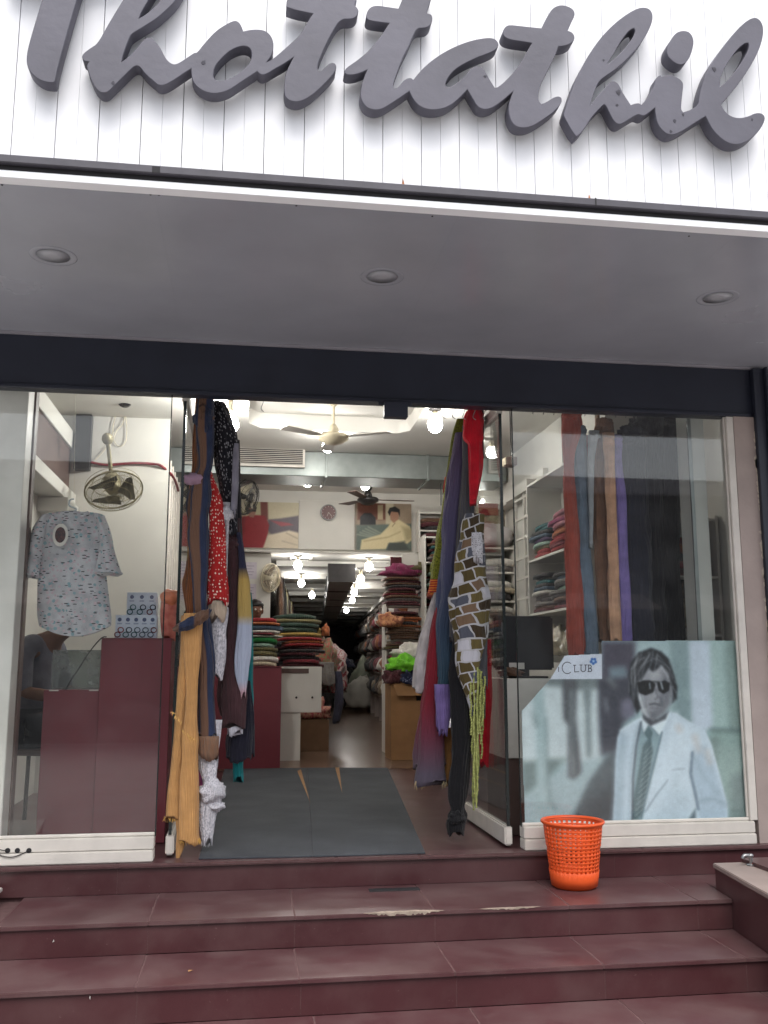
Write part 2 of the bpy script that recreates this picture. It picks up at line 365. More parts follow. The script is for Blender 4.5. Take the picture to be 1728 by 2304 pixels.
# dark rectangular drain patch on the landing, small paper scraps
dp = WZ(825, 1994, Z1); dq = WZ(946, 2003, Z1)
obj('drain_cover', MB().box(dp.x, dq.x, dq.y - .0, dq.y + .06, Z1 - .01, Z1 + .003), M_black, steps, bevel=.001)
for i, (px, py, z, s, lab) in enumerate(((428, 2186, Z2, .012, 'tan'), (120, 2118, None, .01, 'white'), (201, 2246, None, .012, 'white'))):
    c = WZ(px, py, z) if z is not None else W(px, py, (Y1 if py < 2150 else Y2) - .003)
    sc = obj('paper_scrap', MB().add([(-s, -s*.5, 0), (s*.8, -s*.4, .002), (s, s*.5, .001), (-s*.7, s*.4, .004)], [(0, 1, 2, 3)]), M_card if lab == 'tan' else M_marble)
    sc.location = c + Vector((0, -.001, .003)); sc.rotation_euler = (0 if z is not None else R(80), 0, R(30 + i * 40))
    tag(sc, ['small tan paper scrap lying on the middle step', 'tiny white scrap stuck to the top riser at left', 'tiny white scrap stuck to the second riser at left'][i], 'scrap')
# cheek walls
ck = thing('cheek_wall', 'maroon cheek wall with pale marble top at right of the steps', 'wall', (2.6, -.7, Z4))
obj('wall_body', MB().prism([(XR(-2.0), -2.0), (3.6, -2.0), (3.6, -.4), (XR(-.4), -.4)], Z4, -.045), M_tile, ck)
obj('wall_cap', MB().prism([(XR(-2.0) - .012, -2.01), (3.6, -2.01), (3.6, -.395), (XR(-.395) - .01, -.395)], -.044, -.02), mat('dusty marble cap', C(138, 124, 118), .6, .15, 4), ck, bevel=.004, seg=2)
obj('back_band', MB().prism([(2.63, -1.2), (3.6, -1.2), (3.6, -.396), (2.605, -.396)], -.0195, .0), M_tile, ck)
rebase(ck)
ckl = thing('cheek_wall', 'low maroon cheek wall cut by the left photo edge', 'wall', (-1.3, -.7, Z4))
obj('wall_body', MB().prism([(-2.6, -2.0), (XL(-2.0), -2.0), (XL(-.11), -.11), (-2.6, -.11)], Z4, -.11), M_tile, ckl)
obj('wall_cap', MB().prism([(-2.6, -2.01), (XL(-2.0) + .01, -2.01), (XL(-.105) + .01, -.105), (-2.6, -.105)], -.109, -.088), M_marble, ckl, bevel=.004, seg=2)
rebase(ckl)
# little metal clamp on the cheek wall cap
cp = WZ(1690, 1948, -.02)
tp = thing('metal_bracket', 'small grey metal bracket on the right marble cap', 'bracket', cp)
obj('base_plate', MB().lathe([(.022, 0), (.022, .006), (.012, .01)], 14), M_steel, tp)
obj('hook', MB().tube(smooth_path([(0, 0, .004), (0, 0, .035), (-.012, 0, .05), (-.035, 0, .05), (-.045, 0, .035)], 4), .010, 8), M_steel, tp, smooth=True)
obj('cap', MB().ball((-.0, 0, .05), (.016, .014, .012)), M_steel, tp, smooth=True)

# ------------------------------------------------------------------ signboard, canopy, header
FY = -1.75
sb = thing('signboard', 'white signboard of narrow vertical panels above the canopy', 'signboard', (.5, FY, 2.9))
box('backing', (-2.3, 4.0, FY + .014, FY + .06, 2.905, 4.3), M_black, sb)
pm = None; pw = .0795
for i in range(78):
    x = -2.28 + i * pw
    if pm is None:
        mb = MB().box(0, pw - .0016, 0, .012, 0, 1.38); p = obj('plank', mb, M_plank, sb, bevel=.0006); pm = p.data
    else: p = obj('plank', pm, M_plank, sb)
    p.location = (x + (.0009 if i % 2 else 0), FY + (.0012 if i % 2 else 0) + rnd.uniform(-.0005, .0005), 2.9075)
for c in sb.children: pass
box('bottom_trim', (-2.3, 4.0, FY - .022, FY + .05, 2.872, 2.906), M_trim, sb, bevel=.004)
box('trim_groove', (-2.3, 4.0, FY + .0, FY + .05, 2.852, 2.8715), M_black, sb)
obj('trim_joint', MB().box(1.385, 1.391, FY - .0235, FY - .02, 2.871, 2.9065), M_black, sb)
obj('trim_dent', MB().box(-.40, -.37, FY - .0232, FY - .02, 2.875, 2.9), M_black, sb)
inv = Matrix.Translation(sb.location).inverted()
for c in sb.children: c.matrix_parent_inverse = inv
for px, py, l in ((907, 408, 'rust stain above the middle of the dark trim'), (1326, 443, 'rust stain above the dark trim at right')):
    p = W(px, py, FY - .002); k = obj('rust_stain', MB().slab([(p.x - .006, p.z - .02), (p.x + .007, p.z - .02), (p.x + .003, p.z + .0), (p.x - .001, p.z + .012)], FY - .0028, FY - .0005), mat('rust', C(176, 120, 84), .9, .3, 40), sb, label=l)
    k.matrix_parent_inverse = inv
# script lettering, traced outlines on the letter face plane
LF = FY - .085
ZO = {'A': (40, 0), 'B': (400, 0), 'C': (760, 0), 'D': (1100, 0), 'E': (1328, 20)}
def tr(s):
    out = []; reg = 'A'
    for tok in s.split():
        if tok in ZO: reg = tok; continue
        x, y = map(float, tok.split(','))
        out.append(W(ZO[reg][0] + x / 4.1475, ZO[reg][1] + y / 4.1475, LF))
    pts = [(p.x, p.z) for p in out]
    for _ in range(2):
        n = len(pts); q = []
        for i in range(n):
            a, b, c = Vector(pts[i-1]), Vector(pts[i]), Vector(pts[(i+1) % n])
            u, v = (b - a), (c - b)
            ang = abs(u.angle_signed(v, 0)) if u.length and v.length else 0
            if ang > R(62): q.append(tuple(b)); continue
            q.append(tuple(b - u * .25)); q.append(tuple(b + v * .25))
        pts = q
    return pts
OUT = {
 'T': ['A 225,0 170,180 100,420 78,540 90,630 140,700 220,755 300,770 340,768 352,740 370,640 480,240 550,0 640,-270 900,-290 1000,-330 980,-420 650,-430 -60,-360 -140,-280 -60,-200 300,-240'],
 'hot': ['A 598,520 620,490 680,445 745,405 840,230 980,0 1060,-130 1250,-330 1420,-420 1560,-400 1600,-270 1560,-130 1480,0 1400,80 1300,170 1180,245 1070,310 1045,340 1000,460 960,582 1000,556 1110,460 1150,390 1215,345 1260,350 1290,395 1335,450 1380,545 1430,593 1480,600 1560,550 1640,495 '
         'B 160,490 180,490 250,400 350,290 440,230 520,190 560,195 590,230 612,290 700,272 790,275 850,305 890,370 895,450 870,530 820,585 880,555 980,470 1080,380 1150,310 1200,220 1262,125 1100,95 1015,65 1012,10 1040,-30 1110,-42 1340,-5 1400,-120 1480,-200 1560,-220 1640,-190 1690,-110 1670,0 1648,45 1683,80 1688,110 1668,155 1623,178 1520,175 1440,300 1380,420 1320,560 1303,620 1310,655 1340,660 1380,620 1420,585 1460,583 1482,610 1475,660 1420,730 1320,830 1230,905 1150,945 1080,950 1030,930 1000,900 990,820 1000,720 1020,650 1082,530 1000,590 900,645 830,690 780,700 740,665 650,725 560,785 470,845 380,870 300,870 220,840 160,790 130,730 125,638 '
         'A 1540,690 1450,750 1370,795 1310,795 1260,750 1190,690 1140,620 1105,610 1070,630 1000,700 900,800 840,860 790,870 740,840 700,780 660,680 640,610 665,575 620,570 602,545',
         'A 1122,178 1165,90 1220,0 1300,-130 1400,-230 1440,-220 1430,-150 1335,0 1270,70 1200,130',
         'B 330,690 345,620 400,550 480,475 560,435 630,425 680,450 692,510 680,570 640,620 560,690 480,735 400,755 350,745 332,720'],
 'tat': ['C 62,660 80,630 170,570 270,490 350,400 420,310 480,215 380,205 290,190 262,160 275,100 310,60 370,48 460,62 565,78 600,0 660,-130 720,-200 800,-215 870,-190 900,-110 870,0 850,60 828,122 870,130 885,160 880,210 850,250 800,262 740,262 700,340 660,440 610,530 560,660 515,790 525,825 555,820 590,780 630,735 680,722 705,742 780,650 880,560 1000,480 1100,430 1230,380 1370,352 1450,352 1490,380 1505,420 1480,462 1400,500 1300,535 1180,592 1090,650 1030,720 1005,775 1010,805 1050,812 1110,775 1180,715 1215,668 1250,630 1300,612 1345,620 1380,670 1420,745 1465,815 '
         'D 75,815 100,800 170,740 250,650 310,560 360,470 402,400 300,385 200,370 145,345 125,300 150,250 190,228 330,245 490,262 540,160 590,80 640,50 700,45 770,70 803,110 800,150 770,210 737,285 780,300 803,340 795,380 750,415 690,430 650,432 620,520 560,640 520,720 480,800 462,880 465,940 490,968 540,950 590,915 640,895 675,905 685,935 665,980 600,1050 500,1120 400,1180 320,1195 250,1180 200,1120 182,1030 190,950 228,850 150,920 60,990 '
         'C 1410,1018 1350,1020 1300,990 1260,920 1210,835 1130,920 1050,985 960,1020 860,1025 780,1000 720,950 680,880 668,850 590,905 500,965 420,1015 350,1028 280,1010 225,950 210,880 225,780 250,710 275,650 200,685 130,700 80,695 60,675'],
 'hil': ['D 700,1060 720,990 760,880 800,760 870,620 950,480 1060,330 1180,210 1300,120 1400,70 1470,68 1515,95 1533,150 1520,220 1480,310 1410,420 1320,520 1250,590 1150,670 1050,735 1015,780 980,870 945,982 1000,910 1080,820 1130,760 1170,752 1210,780 1230,820 1260,880 1300,940 1325,978 1360,965 1400,960 1425,975 '
         'E 500,870 540,820 600,720 612,640 655,615 667,630 740,610 820,640 865,680 870,720 860,800 850,900 852,945 870,962 940,940 1013,895 1015,830 1040,720 1090,580 1170,450 1270,310 1390,170 1480,95 1545,75 1595,110 1620,180 1610,280 1570,400 1500,530 1420,650 1330,770 1220,890 1260,960 1320,1005 1400,1020 1480,1000 1540,970 1600,970 1635,1005 1625,1060 1570,1150 1480,1230 1380,1268 1290,1255 1200,1190 1130,1110 1078,1000 980,1060 860,1140 770,1178 710,1165 650,1110 615,1030 605,920 540,975 500,1000 460,985 440,985 410,1000 330,1050 280,1080 230,1060 190,990 150,905 130,890 100,915 '
         'D 960,1090 880,1220 820,1275 780,1230 730,1140 700,1085',
         'D 1102,602 1160,510 1210,420 1270,330 1320,275 1355,262 1368,285 1350,340 1300,410 1220,500 1150,565',
         'E 1212,725 1215,650 1250,560 1310,460 1380,370 1440,320 1475,315 1485,350 1460,420 1400,520 1320,620 1250,695'],
 'dot': ['E 715,430 715,360 750,290 800,220 860,200 920,210 955,250 970,310 950,400 920,470 870,520 820,520 760,480']}
lt = thing('sign_lettering', 'large grey script letters spelling Thottathil on the signboard', 'lettering', (.5, FY, 3.0))
LET = {}
for k, outs in OUT.items():
    cu = bpy.data.curves.new('letter', 'CURVE'); cu.dimensions = '2D'; cu.fill_mode = 'BOTH'; cu.extrude = .028; cu.bevel_depth = .0022; cu.bevel_resolution = 1; cu.offset = -.0022
    for s in outs:
        pts = tr(s); sp = cu.splines.new('POLY'); sp.points.add(len(pts) - 1); sp.use_cyclic_u = True
        for p, (x, z) in zip(sp.points, pts): p.co = (x, z, 0, 1)
    tmp = bpy.data.objects.new('tmp', cu); col.objects.link(tmp)
    dg = bpy.context.evaluated_depsgraph_get(); me = bpy.data.meshes.new_from_object(tmp.evaluated_get(dg)); me.name = 'letter'
    bpy.data.objects.remove(tmp); me.materials.clear()
    me.transform(Matrix.Rotation(R(90), 4, 'X')); me.transform(Matrix.Translation((0, LF + .0302, 0)))
    o = obj('letter', me, M_letter, lt); LET[k] = o
    if k == 'dot': o['label'] = 'round dot of the letter i'
# stand-off pins holding the letters off the panels
for (reg, x, y) in (('A', 300, 300), ('A', 800, 650), ('B', 250, 520), ('B', 1150, 700), ('C', 420, 700), ('C', 950, 800), ('D', 350, 850), ('D', 850, 950), ('E', 800, 350), ('E', 750, 900), ('E', 1150, 900)):
    p = W(ZO[reg][0] + x / 4.1475, ZO[reg][1] + y / 4.1475, LF + .06)
    obj('stand_off', MB().tube([(p.x, LF + .058, p.z), (p.x, FY + .002, p.z)], .008, 8), M_steel, lt)
q = random.Random(9)
for reg, x, y, s in (('E', 125, 480, 5), ('E', 262, 780, 11), ('E', 250, 900, 6), ('E', 1155, 560, 10), ('E', 788, 1045, 7), ('E', 750, 1145, 7), ('E', 868, 985, 6), ('B', 240, 582, 9), ('C', 1375, 712, 6), ('A', 890, 775, 6), ('E', 1510, 1035, 5)):
    p = W(ZO[reg][0] + x / 4.1475, ZO[reg][1] + y / 4.1475, LF); n_ = 9
    pts = [(p.x + s * .0011 * q.uniform(.5, 1.2) * math.cos(2 * math.pi * i / n_), p.z + s * .0013 * q.uniform(.5, 1.2) * math.sin(2 * math.pi * i / n_)) for i in range(n_)]
    obj('paint_flake', MB().slab(pts, LF - .0012, LF + .0006), mat('flaked letter edge', C(58, 57, 66), .8, .3, 60), LET['hot' if reg in 'AB' else 'tat' if reg == 'C' else 'hil'])
rebase(lt)
SZ = 2.825
cs = tag(obj('canopy_soffit', MB().box(-2.3, 4.0, -1.695, .02, SZ + .006, SZ + .02), M_black), kind='structure')
jx = W(347, 435, -1.7).x; jx = WZ(347, 433, SZ).x
for i in range(-2, 4):
    x0, x1 = max(-2.3, jx + i * 1.22), min(4.0, jx + (i + 1) * 1.22)
    box('soffit_panel', (x0 + .00015, x1 - .00015, -1.695, .02, SZ, SZ + .0058), M_soff, cs)
box('front_edge_strip', (-2.3, 4.0, -1.752, -1.696, SZ - .003, SZ + .0265), mat('white edge strip', C(235, 236, 240), .35, .03, 4), cs, bevel=.002)
box('back_edge_strip', (-2.3, 4.0, -.032, -.012, SZ - .014, SZ - .001), mat('grey edge strip', C(150, 148, 156), .4, .1, 4), cs)
tag(obj('canopy_top', MB().box(-2.3, 4.0, -1.69, .3, SZ + .05, SZ + .08).box(-2.3, 4, .05, .3, SZ + .08, 5.5), M_gwall), kind='structure')
for px, py in ((3, 412), (338, 434), (357, 435), (667, 459), (974, 483), (1553, 528)):
    p = WZ(px, py, SZ); obj('screw', MB().lathe([(.004, -.002), (.004, 0)], 8, (p.x, p.y + .012, SZ - .0005)), M_black, cs)
for (px, py), nm in zip(((120, 576), (860, 623), (1615, 670)), ('left end', 'middle', 'right end')):
    p = WZ(px, py, SZ)
    d = thing('downlight', f'unlit round downlight at the {nm} of the grey canopy soffit', 'downlight', (p.x, p.y, SZ), group='downlights in the canopy soffit')
    obj('ring', MB().lathe([(.074, -.0005), (.078, -.002), (.1, -.0025), (.104, -.0015), (.104, -.0005)], 32), M_soff, d, smooth=True)
    obj('lens', MB().lathe([(.073, -.0012), (.02, -.0013)], 32), mat('downlight lens', C(158, 159, 166), .35, .08, 10), d, smooth=True)
HZ = 2.505
hd = tag(obj('shutter_header', MB().box(-2.3, 3.15, -.012, .06, HZ, SZ - .0145), M_header), kind='structure')
box('guide_lip', (-2.3, 3.04, -.03, -.013, HZ + .0, HZ + .022), M_header, hd, bevel=.003)
a = W(864, 908, -.04); b = W(917, 941, -.04)
lb = thing('lock_box', 'small black lock box hanging below the dark header over the doorway', 'lock', (a.x + .06, -.04, HZ - .06))
obj('housing', MB().box(a.x, b.x, -.06, 0, b.z, HZ - .001), M_header, lb, bevel=.004)
obj('flange', MB().box(a.x - .03, b.x + .03, -.034, -.031, HZ - .02, HZ + .0), M_header, lb)
rebase(lb)
# right end: shutter guide, plaster
gd = thing('shutter_guide', 'black steel shutter guide at the right of the shopfront', 'shutter guide', (3.1, -.06, 0))
obj('channel', MB().box(3.055, 3.12, -.06, -.02, 0.0, SZ - .015), M_header, gd, bevel=.003)
obj('outer_lip', MB().box(3.121, 3.135, -.09, -.02, 0.0, SZ - .015), M_header, gd)
rebase(gd)
tag(obj('wall_right_outer', MB().box(3.16, 4.0, -.05, .3, -.02, SZ - .001), M_gwall), kind='structure')
tag(obj('wall_right_reveal', MB().box(2.921, 3.0545, -.03, .1, 0.001, HZ - .001), M_beige), kind='structure')
q = random.Random(4); mb = MB()
for i in range(46):     # flaking plaster along the guide
    z = .1 + 2.3 * q.random(); w = .004 + .012 * q.random(); h = .01 + .03 * q.random()
    mb.slab([(3.0544, z - h), (3.0544, z + h), (3.0544 - w, z + h * .5), (3.0544 - w * .6, z - h * .6)], -.0325, -.0305)
obj('flaked_edge', mb, mat('bare plaster', C(196, 184, 168), .95, .2, 30), bpy.data.objects['wall_right_reveal'])

# ------------------------------------------------------------------ shop windows and doors
def window(nm, x0, x1, label, stile=None):
    w = thing('shop_window', label, 'window', ((x0 + x1) / 2, 0, 0))
    obj('glass_pane', MB().box(x0, x1, 0, .008, .12, HZ + .03), M_glass, w)
    obj('bottom_rail', MB().box(x0, x1 + .02 * (stile is not None), -.045, .045, .062, .124), M_whitep, w, bevel=.004, seg=2)
    obj('skirting', MB().box(x0 - .0, x1 + .02 * (stile is not None), -.056, .045, .0015, .06), M_whitep, w, bevel=.005, seg=2)
    obj('glazing_bead', MB().box(x0, x1, -.02, -.001, .125, .142), M_whitep, w, bevel=.004)
    if stile: obj('stile', MB().box(stile[0], stile[1], -.03, .05, .1255, HZ - .002), M_whitep, w, bevel=.004); obj('stile_bead', MB().box(stile[0] - .012, stile[0] - .0005, -.016, -.001, .143, HZ - .003), M_whitep, w, bevel=.003)
    rebase(w); return w
wl_ = window('l', -1.85, -.446, 'large clear shop window on the left with the hanging printed shirt')
wr_ = window('r', 1.534, 2.872, 'large clear shop window on the right with the suited man poster', (2.873, 2.92))
obj('pane_edge', MB().box(-.4458, -.440, -.001, .009, .12, HZ), M_edge, wl_).matrix_parent_inverse = Matrix.Translation(wl_.location).inverted()
obj('pane_edge', MB().box(1.528, 1.5338, -.001, .009, .12, HZ), M_edge, wr_).matrix_parent_inverse = Matrix.Translation(wr_.location).inverted()
for k, px in enumerate((17, 39, 65)):
    p = W(px, 1914, -.047); o = obj('cable_hole', MB().tube([(p.x, -.0475, p.z), (p.x, -.044, p.z)], .013, 14), M_black, [k_ for k_ in wl_.children if k_.name.startswith('bottom_rail')][0])
pts = [W(-30, 1905, -.05), W(0, 1912, -.06), W(17, 1915, -.05)]
p2 = [W(-20, 1912, -.05), W(5, 1926, -.062), W(30, 1928, -.062), W(52, 1920, -.058), W(65, 1914, -.047)]
tag(obj('loose_cable', MB().tube(smooth_path(p2), .0025, 6).tube(smooth_path(pts), .0025, 6), M_wire), 'thin cable looping through holes in the left window rail', 'cable')
def door(x, y0, y1, label):
    d = thing('glass_door', label, 'door', (x, y0, 0))
    obj('glass_pane', MB().box(x - .005, x + .005, y0, y1, .116, HZ - .02), M_glass, d)
    obj('edge_strip', MB().box(x - .008, x + .008, y0 - .014, y0 - .0005, .116, HZ - .02), M_edge, d)
    obj('bottom_rail', MB().box(x - .022, x + .022, y0 - .012, y1, .012, .115), M_whitep, d, bevel=.008, seg=2)
    obj('top_rail', MB().box(x - .02, x + .02, y0, y1, HZ - .019, HZ + .04), M_whitep, d, bevel=.004)
    obj('pivot', MB().lathe([(.02, .001), (.02, .011)], 12, (x, y1 - .06, 0)), M_steel, d)
    rebase(d); return d
door(-.372, .06, .95, 'left glass door leaf swung open inward, hung with scarves')
door(1.472, .06, 1.02, 'right glass door leaf swung open inward, hung with scarves')

# street front opposite, behind the camera: it is what the glass and soffit mirror
ob = thing('opposite_building', 'plain pale building across the street, seen mirrored in the glass', 'building', (0, -15, Z4))
obj('wall', MB().box(-16, 15, -20, -15, Z4, 4.9), mat('pale render', C(88, 85, 84), .9, .1, .6), ob)
obj('roof_parapet', MB().box(-16.2, 15.2, -20.2, -14.8, 4.9, 5.25), M_gwall, ob)
for i in range(7):
    x = -14 + i * 4.1
    o = obj('window', MB().box(x, x + 1.6, -15.06, -15.001, 3.0, 4.4), M_edge, ob)
    o = obj('shutter', MB().box(x - .5, x + 2.3, -15.08, -15.001, Z4 + .05, 2.2), M_trim, ob)
    o = obj('awning', MB().add([(x - .6, -15.0, 2.6), (x + 2.4, -15.0, 2.6), (x + 2.4, -14.0, 2.25), (x - .6, -14.0, 2.25), (x - .6, -15.0, 2.55), (x + 2.4, -15.0, 2.55), (x + 2.4, -14.0, 2.2), (x - .6, -14.0, 2.2)], [(0, 1, 2, 3), (7, 6, 5, 4), (0, 3, 7, 4), (1, 5, 6, 2), (3, 2, 6, 7)]), M_beige, ob)
rebase(ob)
# ------------------------------------------------------------------ shop interior shell
CZ = 3.1
SK = math.tan(R(4.2))                       # the back corridor runs a little to the right
def sx(x, Y): return x + (Y - 6) * SK
tag(obj('shop_floor', MB().box(-1.9, 3.6, .052, 27.5, -.02, -.003), M_tile), kind='structure')
tag(obj('corridor_floor', MB().add([(-.7, 4.1, .001), (2.54, 4.1, .001), (4.6, 27, .001), (-.7, 27, .001)], [(0, 1, 2, 3)]), M_vinyl), kind='structure')
# ceiling with a raised tray
tray = [WZ(587, 963, CZ), WZ(560, 952, CZ), Vector((-.02, .9, CZ)), Vector((.1, .75, CZ)), Vector((1.3, .75, CZ)), Vector((1.42, .9, CZ)), WZ(922, 969, CZ), WZ(892, 975, CZ)]
tp2 = [(p.x, p.y) for p in tray]
bm = bmesh.new()
def holed(outer, holes, z0, z1):
    cu = bpy.data.curves.new('t', 'CURVE'); cu.dimensions = '2D'; cu.fill_mode = 'BOTH'; cu.extrude = (z1 - z0) / 2
    for pts in [outer] + holes:
        sp = cu.splines.new('POLY'); sp.points.add(len(pts) - 1); sp.use_cyclic_u = True
        for p, (x, y) in zip(sp.points, pts): p.co = (x, y, 0, 1)
    t = bpy.data.objects.new('t', cu); col.objects.link(t)
    me = bpy.data.meshes.new_from_object(t.evaluated_get(bpy.context.evaluated_depsgraph_get())); bpy.data.objects.remove(t)
    me.materials.clear(); me.transform(Matrix.Translation((0, 0, (z0 + z1) / 2))); return me
tray2 = [(.42, 4.55), (2.3, 4.55), (2.3, 5.35), (.42, 5.35)]
tag(obj('ceiling', holed([(-1.9, .061), (3.6, .061), (3.6, 6.2), (-1.9, 6.2)], [tp2, tray2], CZ, CZ + .14), M_ceil), kind='structure')
tag(obj('ceiling_tray', MB().box(-.5, 2.0, .5, 3.4, CZ + .141, CZ + .16), M_ceil), kind='structure')
tag(obj('ceiling_tray', MB().box(.2, 2.6, 4.4, 5.6, CZ + .141, CZ + .16), M_ceil), kind='structure')
box('tray_moulding', (.42, 2.3, 5.33, 5.349, CZ - .03, CZ + .05), M_ceil, bpy.data.objects['ceiling'])
# walls
tag(obj('wall_left_front', MB().box(-1.70, -1.64, .062, 2.8, -.003, CZ - .001), M_wall), kind='structure')
tag(obj('wall_partition', MB().box(-1.64, -.68, 2.8, 2.86, -.003, CZ - .001), M_wall), kind='structure')
tag(obj('wall_left_back', MB().box(-1.70, -1.64, 2.861, 6.2, -.003, CZ - .001), M_wall), kind='structure')
tag(obj('wall_right_bay', MB().box(3.22, 3.3, .301, 1.32, -.003, CZ - .001), M_wall), kind='structure')
tag(obj('wall_right_return', MB().box(2.701, 3.22, 1.25, 1.319, -.003, CZ - .001), M_wall), kind='structure')
tag(obj('wall_right', MB().box(2.62, 2.7, 1.25, 5.2, -.003, CZ - .001), M_wall), kind='structure')
tag(obj('wall_right_recess', MB().box(3.62, 3.7, 5.2, 6.019, -.003, CZ - .001).box(2.701, 3.619, 5.12, 5.199, -.003, CZ - .001), M_wall), kind='structure')
tag(obj('wall_right_back', MB().box(2.62, 3.7, 6.02, 6.1, -.003, CZ - .001), M_wall), kind='structure')
tag(obj('wall_column_left', MB().box(-1.56, .28, 6.05, 6.45, -.003, 2.33), M_wall), kind='structure')
mz = tag(obj('mezzanine_front', MB().box(-1.56, 2.62, 6.02, 6.12, 2.335, CZ - .001), M_wall), kind='structure')
box('ledge_board', (-1.2, 2.3, 5.95, 6.019, 2.335, 2.355), M_wall, mz, bevel=.004)
tag(obj('corridor_ceiling', MB().prism([(-.4, 6.13), (3.0, 6.13), (4.7, 27), (1.0, 27)], 2.34, 2.42), M_ceil), kind='structure')
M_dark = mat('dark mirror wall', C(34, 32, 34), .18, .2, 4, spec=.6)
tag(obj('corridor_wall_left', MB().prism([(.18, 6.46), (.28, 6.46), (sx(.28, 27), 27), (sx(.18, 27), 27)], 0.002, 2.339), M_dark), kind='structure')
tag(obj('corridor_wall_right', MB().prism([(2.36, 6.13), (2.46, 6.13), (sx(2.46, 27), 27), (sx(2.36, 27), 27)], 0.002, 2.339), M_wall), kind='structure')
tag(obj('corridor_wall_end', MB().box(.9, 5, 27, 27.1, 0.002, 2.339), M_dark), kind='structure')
# corridor ceiling: white cross beams, right rail, square duct
for i in range(12):
    y = 6.9 + i * 1.7
    box('cross_beam', (sx(.3, y), sx(2.34, y), y, y + .14, 2.27, 2.3395), M_ceil, bpy.data.objects['corridor_ceiling'], bevel=.003)
obj('side_rail', MB().prism([(2.06, 6.14), (2.12, 6.14), (sx(2.12, 26), 26), (sx(2.06, 26), 26)], 2.2, 2.262), M_ceil, bpy.data.objects['corridor_ceiling'])
dk = thing('corridor_duct', 'square metal air duct running back along the corridor ceiling', 'duct', (1.15, 6.4, 2.1))
for i in range(6):
    y = 6.5 + i * 1.7
    obj('duct_section', MB().prism([(sx(.98, y), y), (sx(1.3, y), y), (sx(1.3, y + 1.66), y + 1.66), (sx(.98, y + 1.66), y + 1.66)], 2.05 - .004 * i, 2.262), mat('painted duct', C(150, 152, 150), .5, .1, 6), dk)
    obj('flange', MB().box(sx(.965, y), sx(1.315, y), y - .03, y - .002, 2.035, 2.265), M_dkmetal, dk)
rebase(dk)
for k, (x, y) in enumerate(((.62, 6.6), (1.62, 6.9), (1.68, 8.6))):
    b = thing('ceiling_diffuser', ['square air diffuser in the corridor ceiling at left', 'near square air diffuser in the corridor ceiling at right', 'far square air diffuser in the corridor ceiling at right'][k], 'vent', (sx(x, y), y, 2.339))
    obj('frame', MB().box(-.14, .14, -.14, -.11, -.02, 0).box(-.14, .14, .11, .14, -.02, 0).box(-.14, -.11, -.11, .11, -.02, 0).box(.11, .14, -.11, .11, -.02, 0), M_ceil, b)
    obj('grille_core', MB().box(-.105, .105, -.105, .105, -.01, -.001), M_dkmetal, b)
# galvanised duct across the front room
gd2 = thing('air_duct', 'galvanised steel air duct crossing below the white ceiling', 'duct', (1, 4, 2.83))
xs = [-1.5, -.62, .75, 1.78, 2.12, 2.6]
for i, (a, b) in enumerate(zip(xs[:-1], xs[1:])):
    obj('duct_section', MB().box(a + .004, b - .004, 3.85 + .004 * (i % 2), 4.35, 2.845, 3.094), M_galv, gd2, bevel=.006)
for x in xs[1:-1]:
    obj('flange', MB().box(x - .012, x + .012, 3.83, 4.37, 2.83, 3.097), M_galv, gd2, bevel=.003)
rebase(gd2)
a = W(537, 1000, 3.8); b = W(686, 1052, 3.8)
vg = thing('vent_grille', 'white louvred vent grille on the galvanised duct', 'vent', ((a.x + b.x) / 2, 3.8, b.z))
x0, x1, z0, z1 = a.x - .25, b.x, b.z, a.z
obj('frame', MB().box(x0, x1, 3.80, 3.828, z0, z0 + .022).box(x0, x1, 3.80, 3.828, z1 - .022, z1).box(x1 - .022, x1, 3.80, 3.828, z0 + .022, z1 - .022).box(x0, x0 + .022, 3.80, 3.828, z0 + .022, z1 - .022), M_whitep, vg)
obj('backing', MB().box(x0 + .02, x1 - .02, 3.82, 3.829, z0 + .02, z1 - .02), M_dkmetal, vg)
for i in range(9):
    z = z0 + .03 + i * (z1 - z0 - .06) / 8
    obj('louvre', MB().add([(x0 + .022, 3.803, z - .006), (x1 - .022, 3.803, z - .006), (x1 - .022, 3.818, z + .004), (x0 + .022, 3.818, z + .004), (x0 + .022, 3.803, z - .004), (x1 - .022, 3.803, z - .004), (x1 - .022, 3.818, z + .006), (x0 + .022, 3.818, z + .006)], [(0,1,2,3), (7,6,5,4), (0,4,5,1), (1,5,6,2), (2,6,7,3), (3,7,4,0)]), M_whitep, vg)
rebase(vg)
tag(obj('hanger_rod', MB().tube([(1.93, 3.95, 2.6), (1.93, 3.95, 2.829)], .006, 6), M_dkmetal), 'thin black rod hanging below the duct', 'rod')
# window-bay column at left, beams on the left wall, right pilaster
cl = thing('marble_column', 'white veined marble column at the left edge behind the glass', 'column', (-1.3, .15, 0))
obj('shaft', MB().box(-1.85, -1.228, .055, .20, 0, CZ - .002), M_marble, cl, bevel=.004)
obj('side_board', MB().box(-1.4, -1.218, .201, .27, 0, CZ - .002), M_brown, cl)
rebase(cl)
lw = bpy.data.objects['wall_left_front']
box('loft_beam', (-1.639, -1.48, .3, 2.79, 2.80, 2.95), M_ceil, lw, bevel=.004)
box('loft_panel', (-1.639, -1.50, .3, 2.79, 2.42, 2.795), M_brown, lw)
box('loft_beam', (-1.639, -1.44, .3, 2.79, 2.31, 2.415), M_ceil, lw, bevel=.004)
box('shelf_edge', (-1.639, -1.41, 2.3, 2.79, 2.19, 2.305), M_ceil, lw, bevel=.004)
box('dark_pier', (-1.46, -1.33, 2.72, 2.799, 2.62, CZ - .01), M_dkmetal, bpy.data.objects['wall_partition'])
wrr = tag(obj('pilaster_right', MB().box(2.70, 2.80, .12, .28, -.002, CZ - .002), mat('pale pilaster', C(190, 192, 186), .6, .06, 4, .03, 30)), kind='structure')
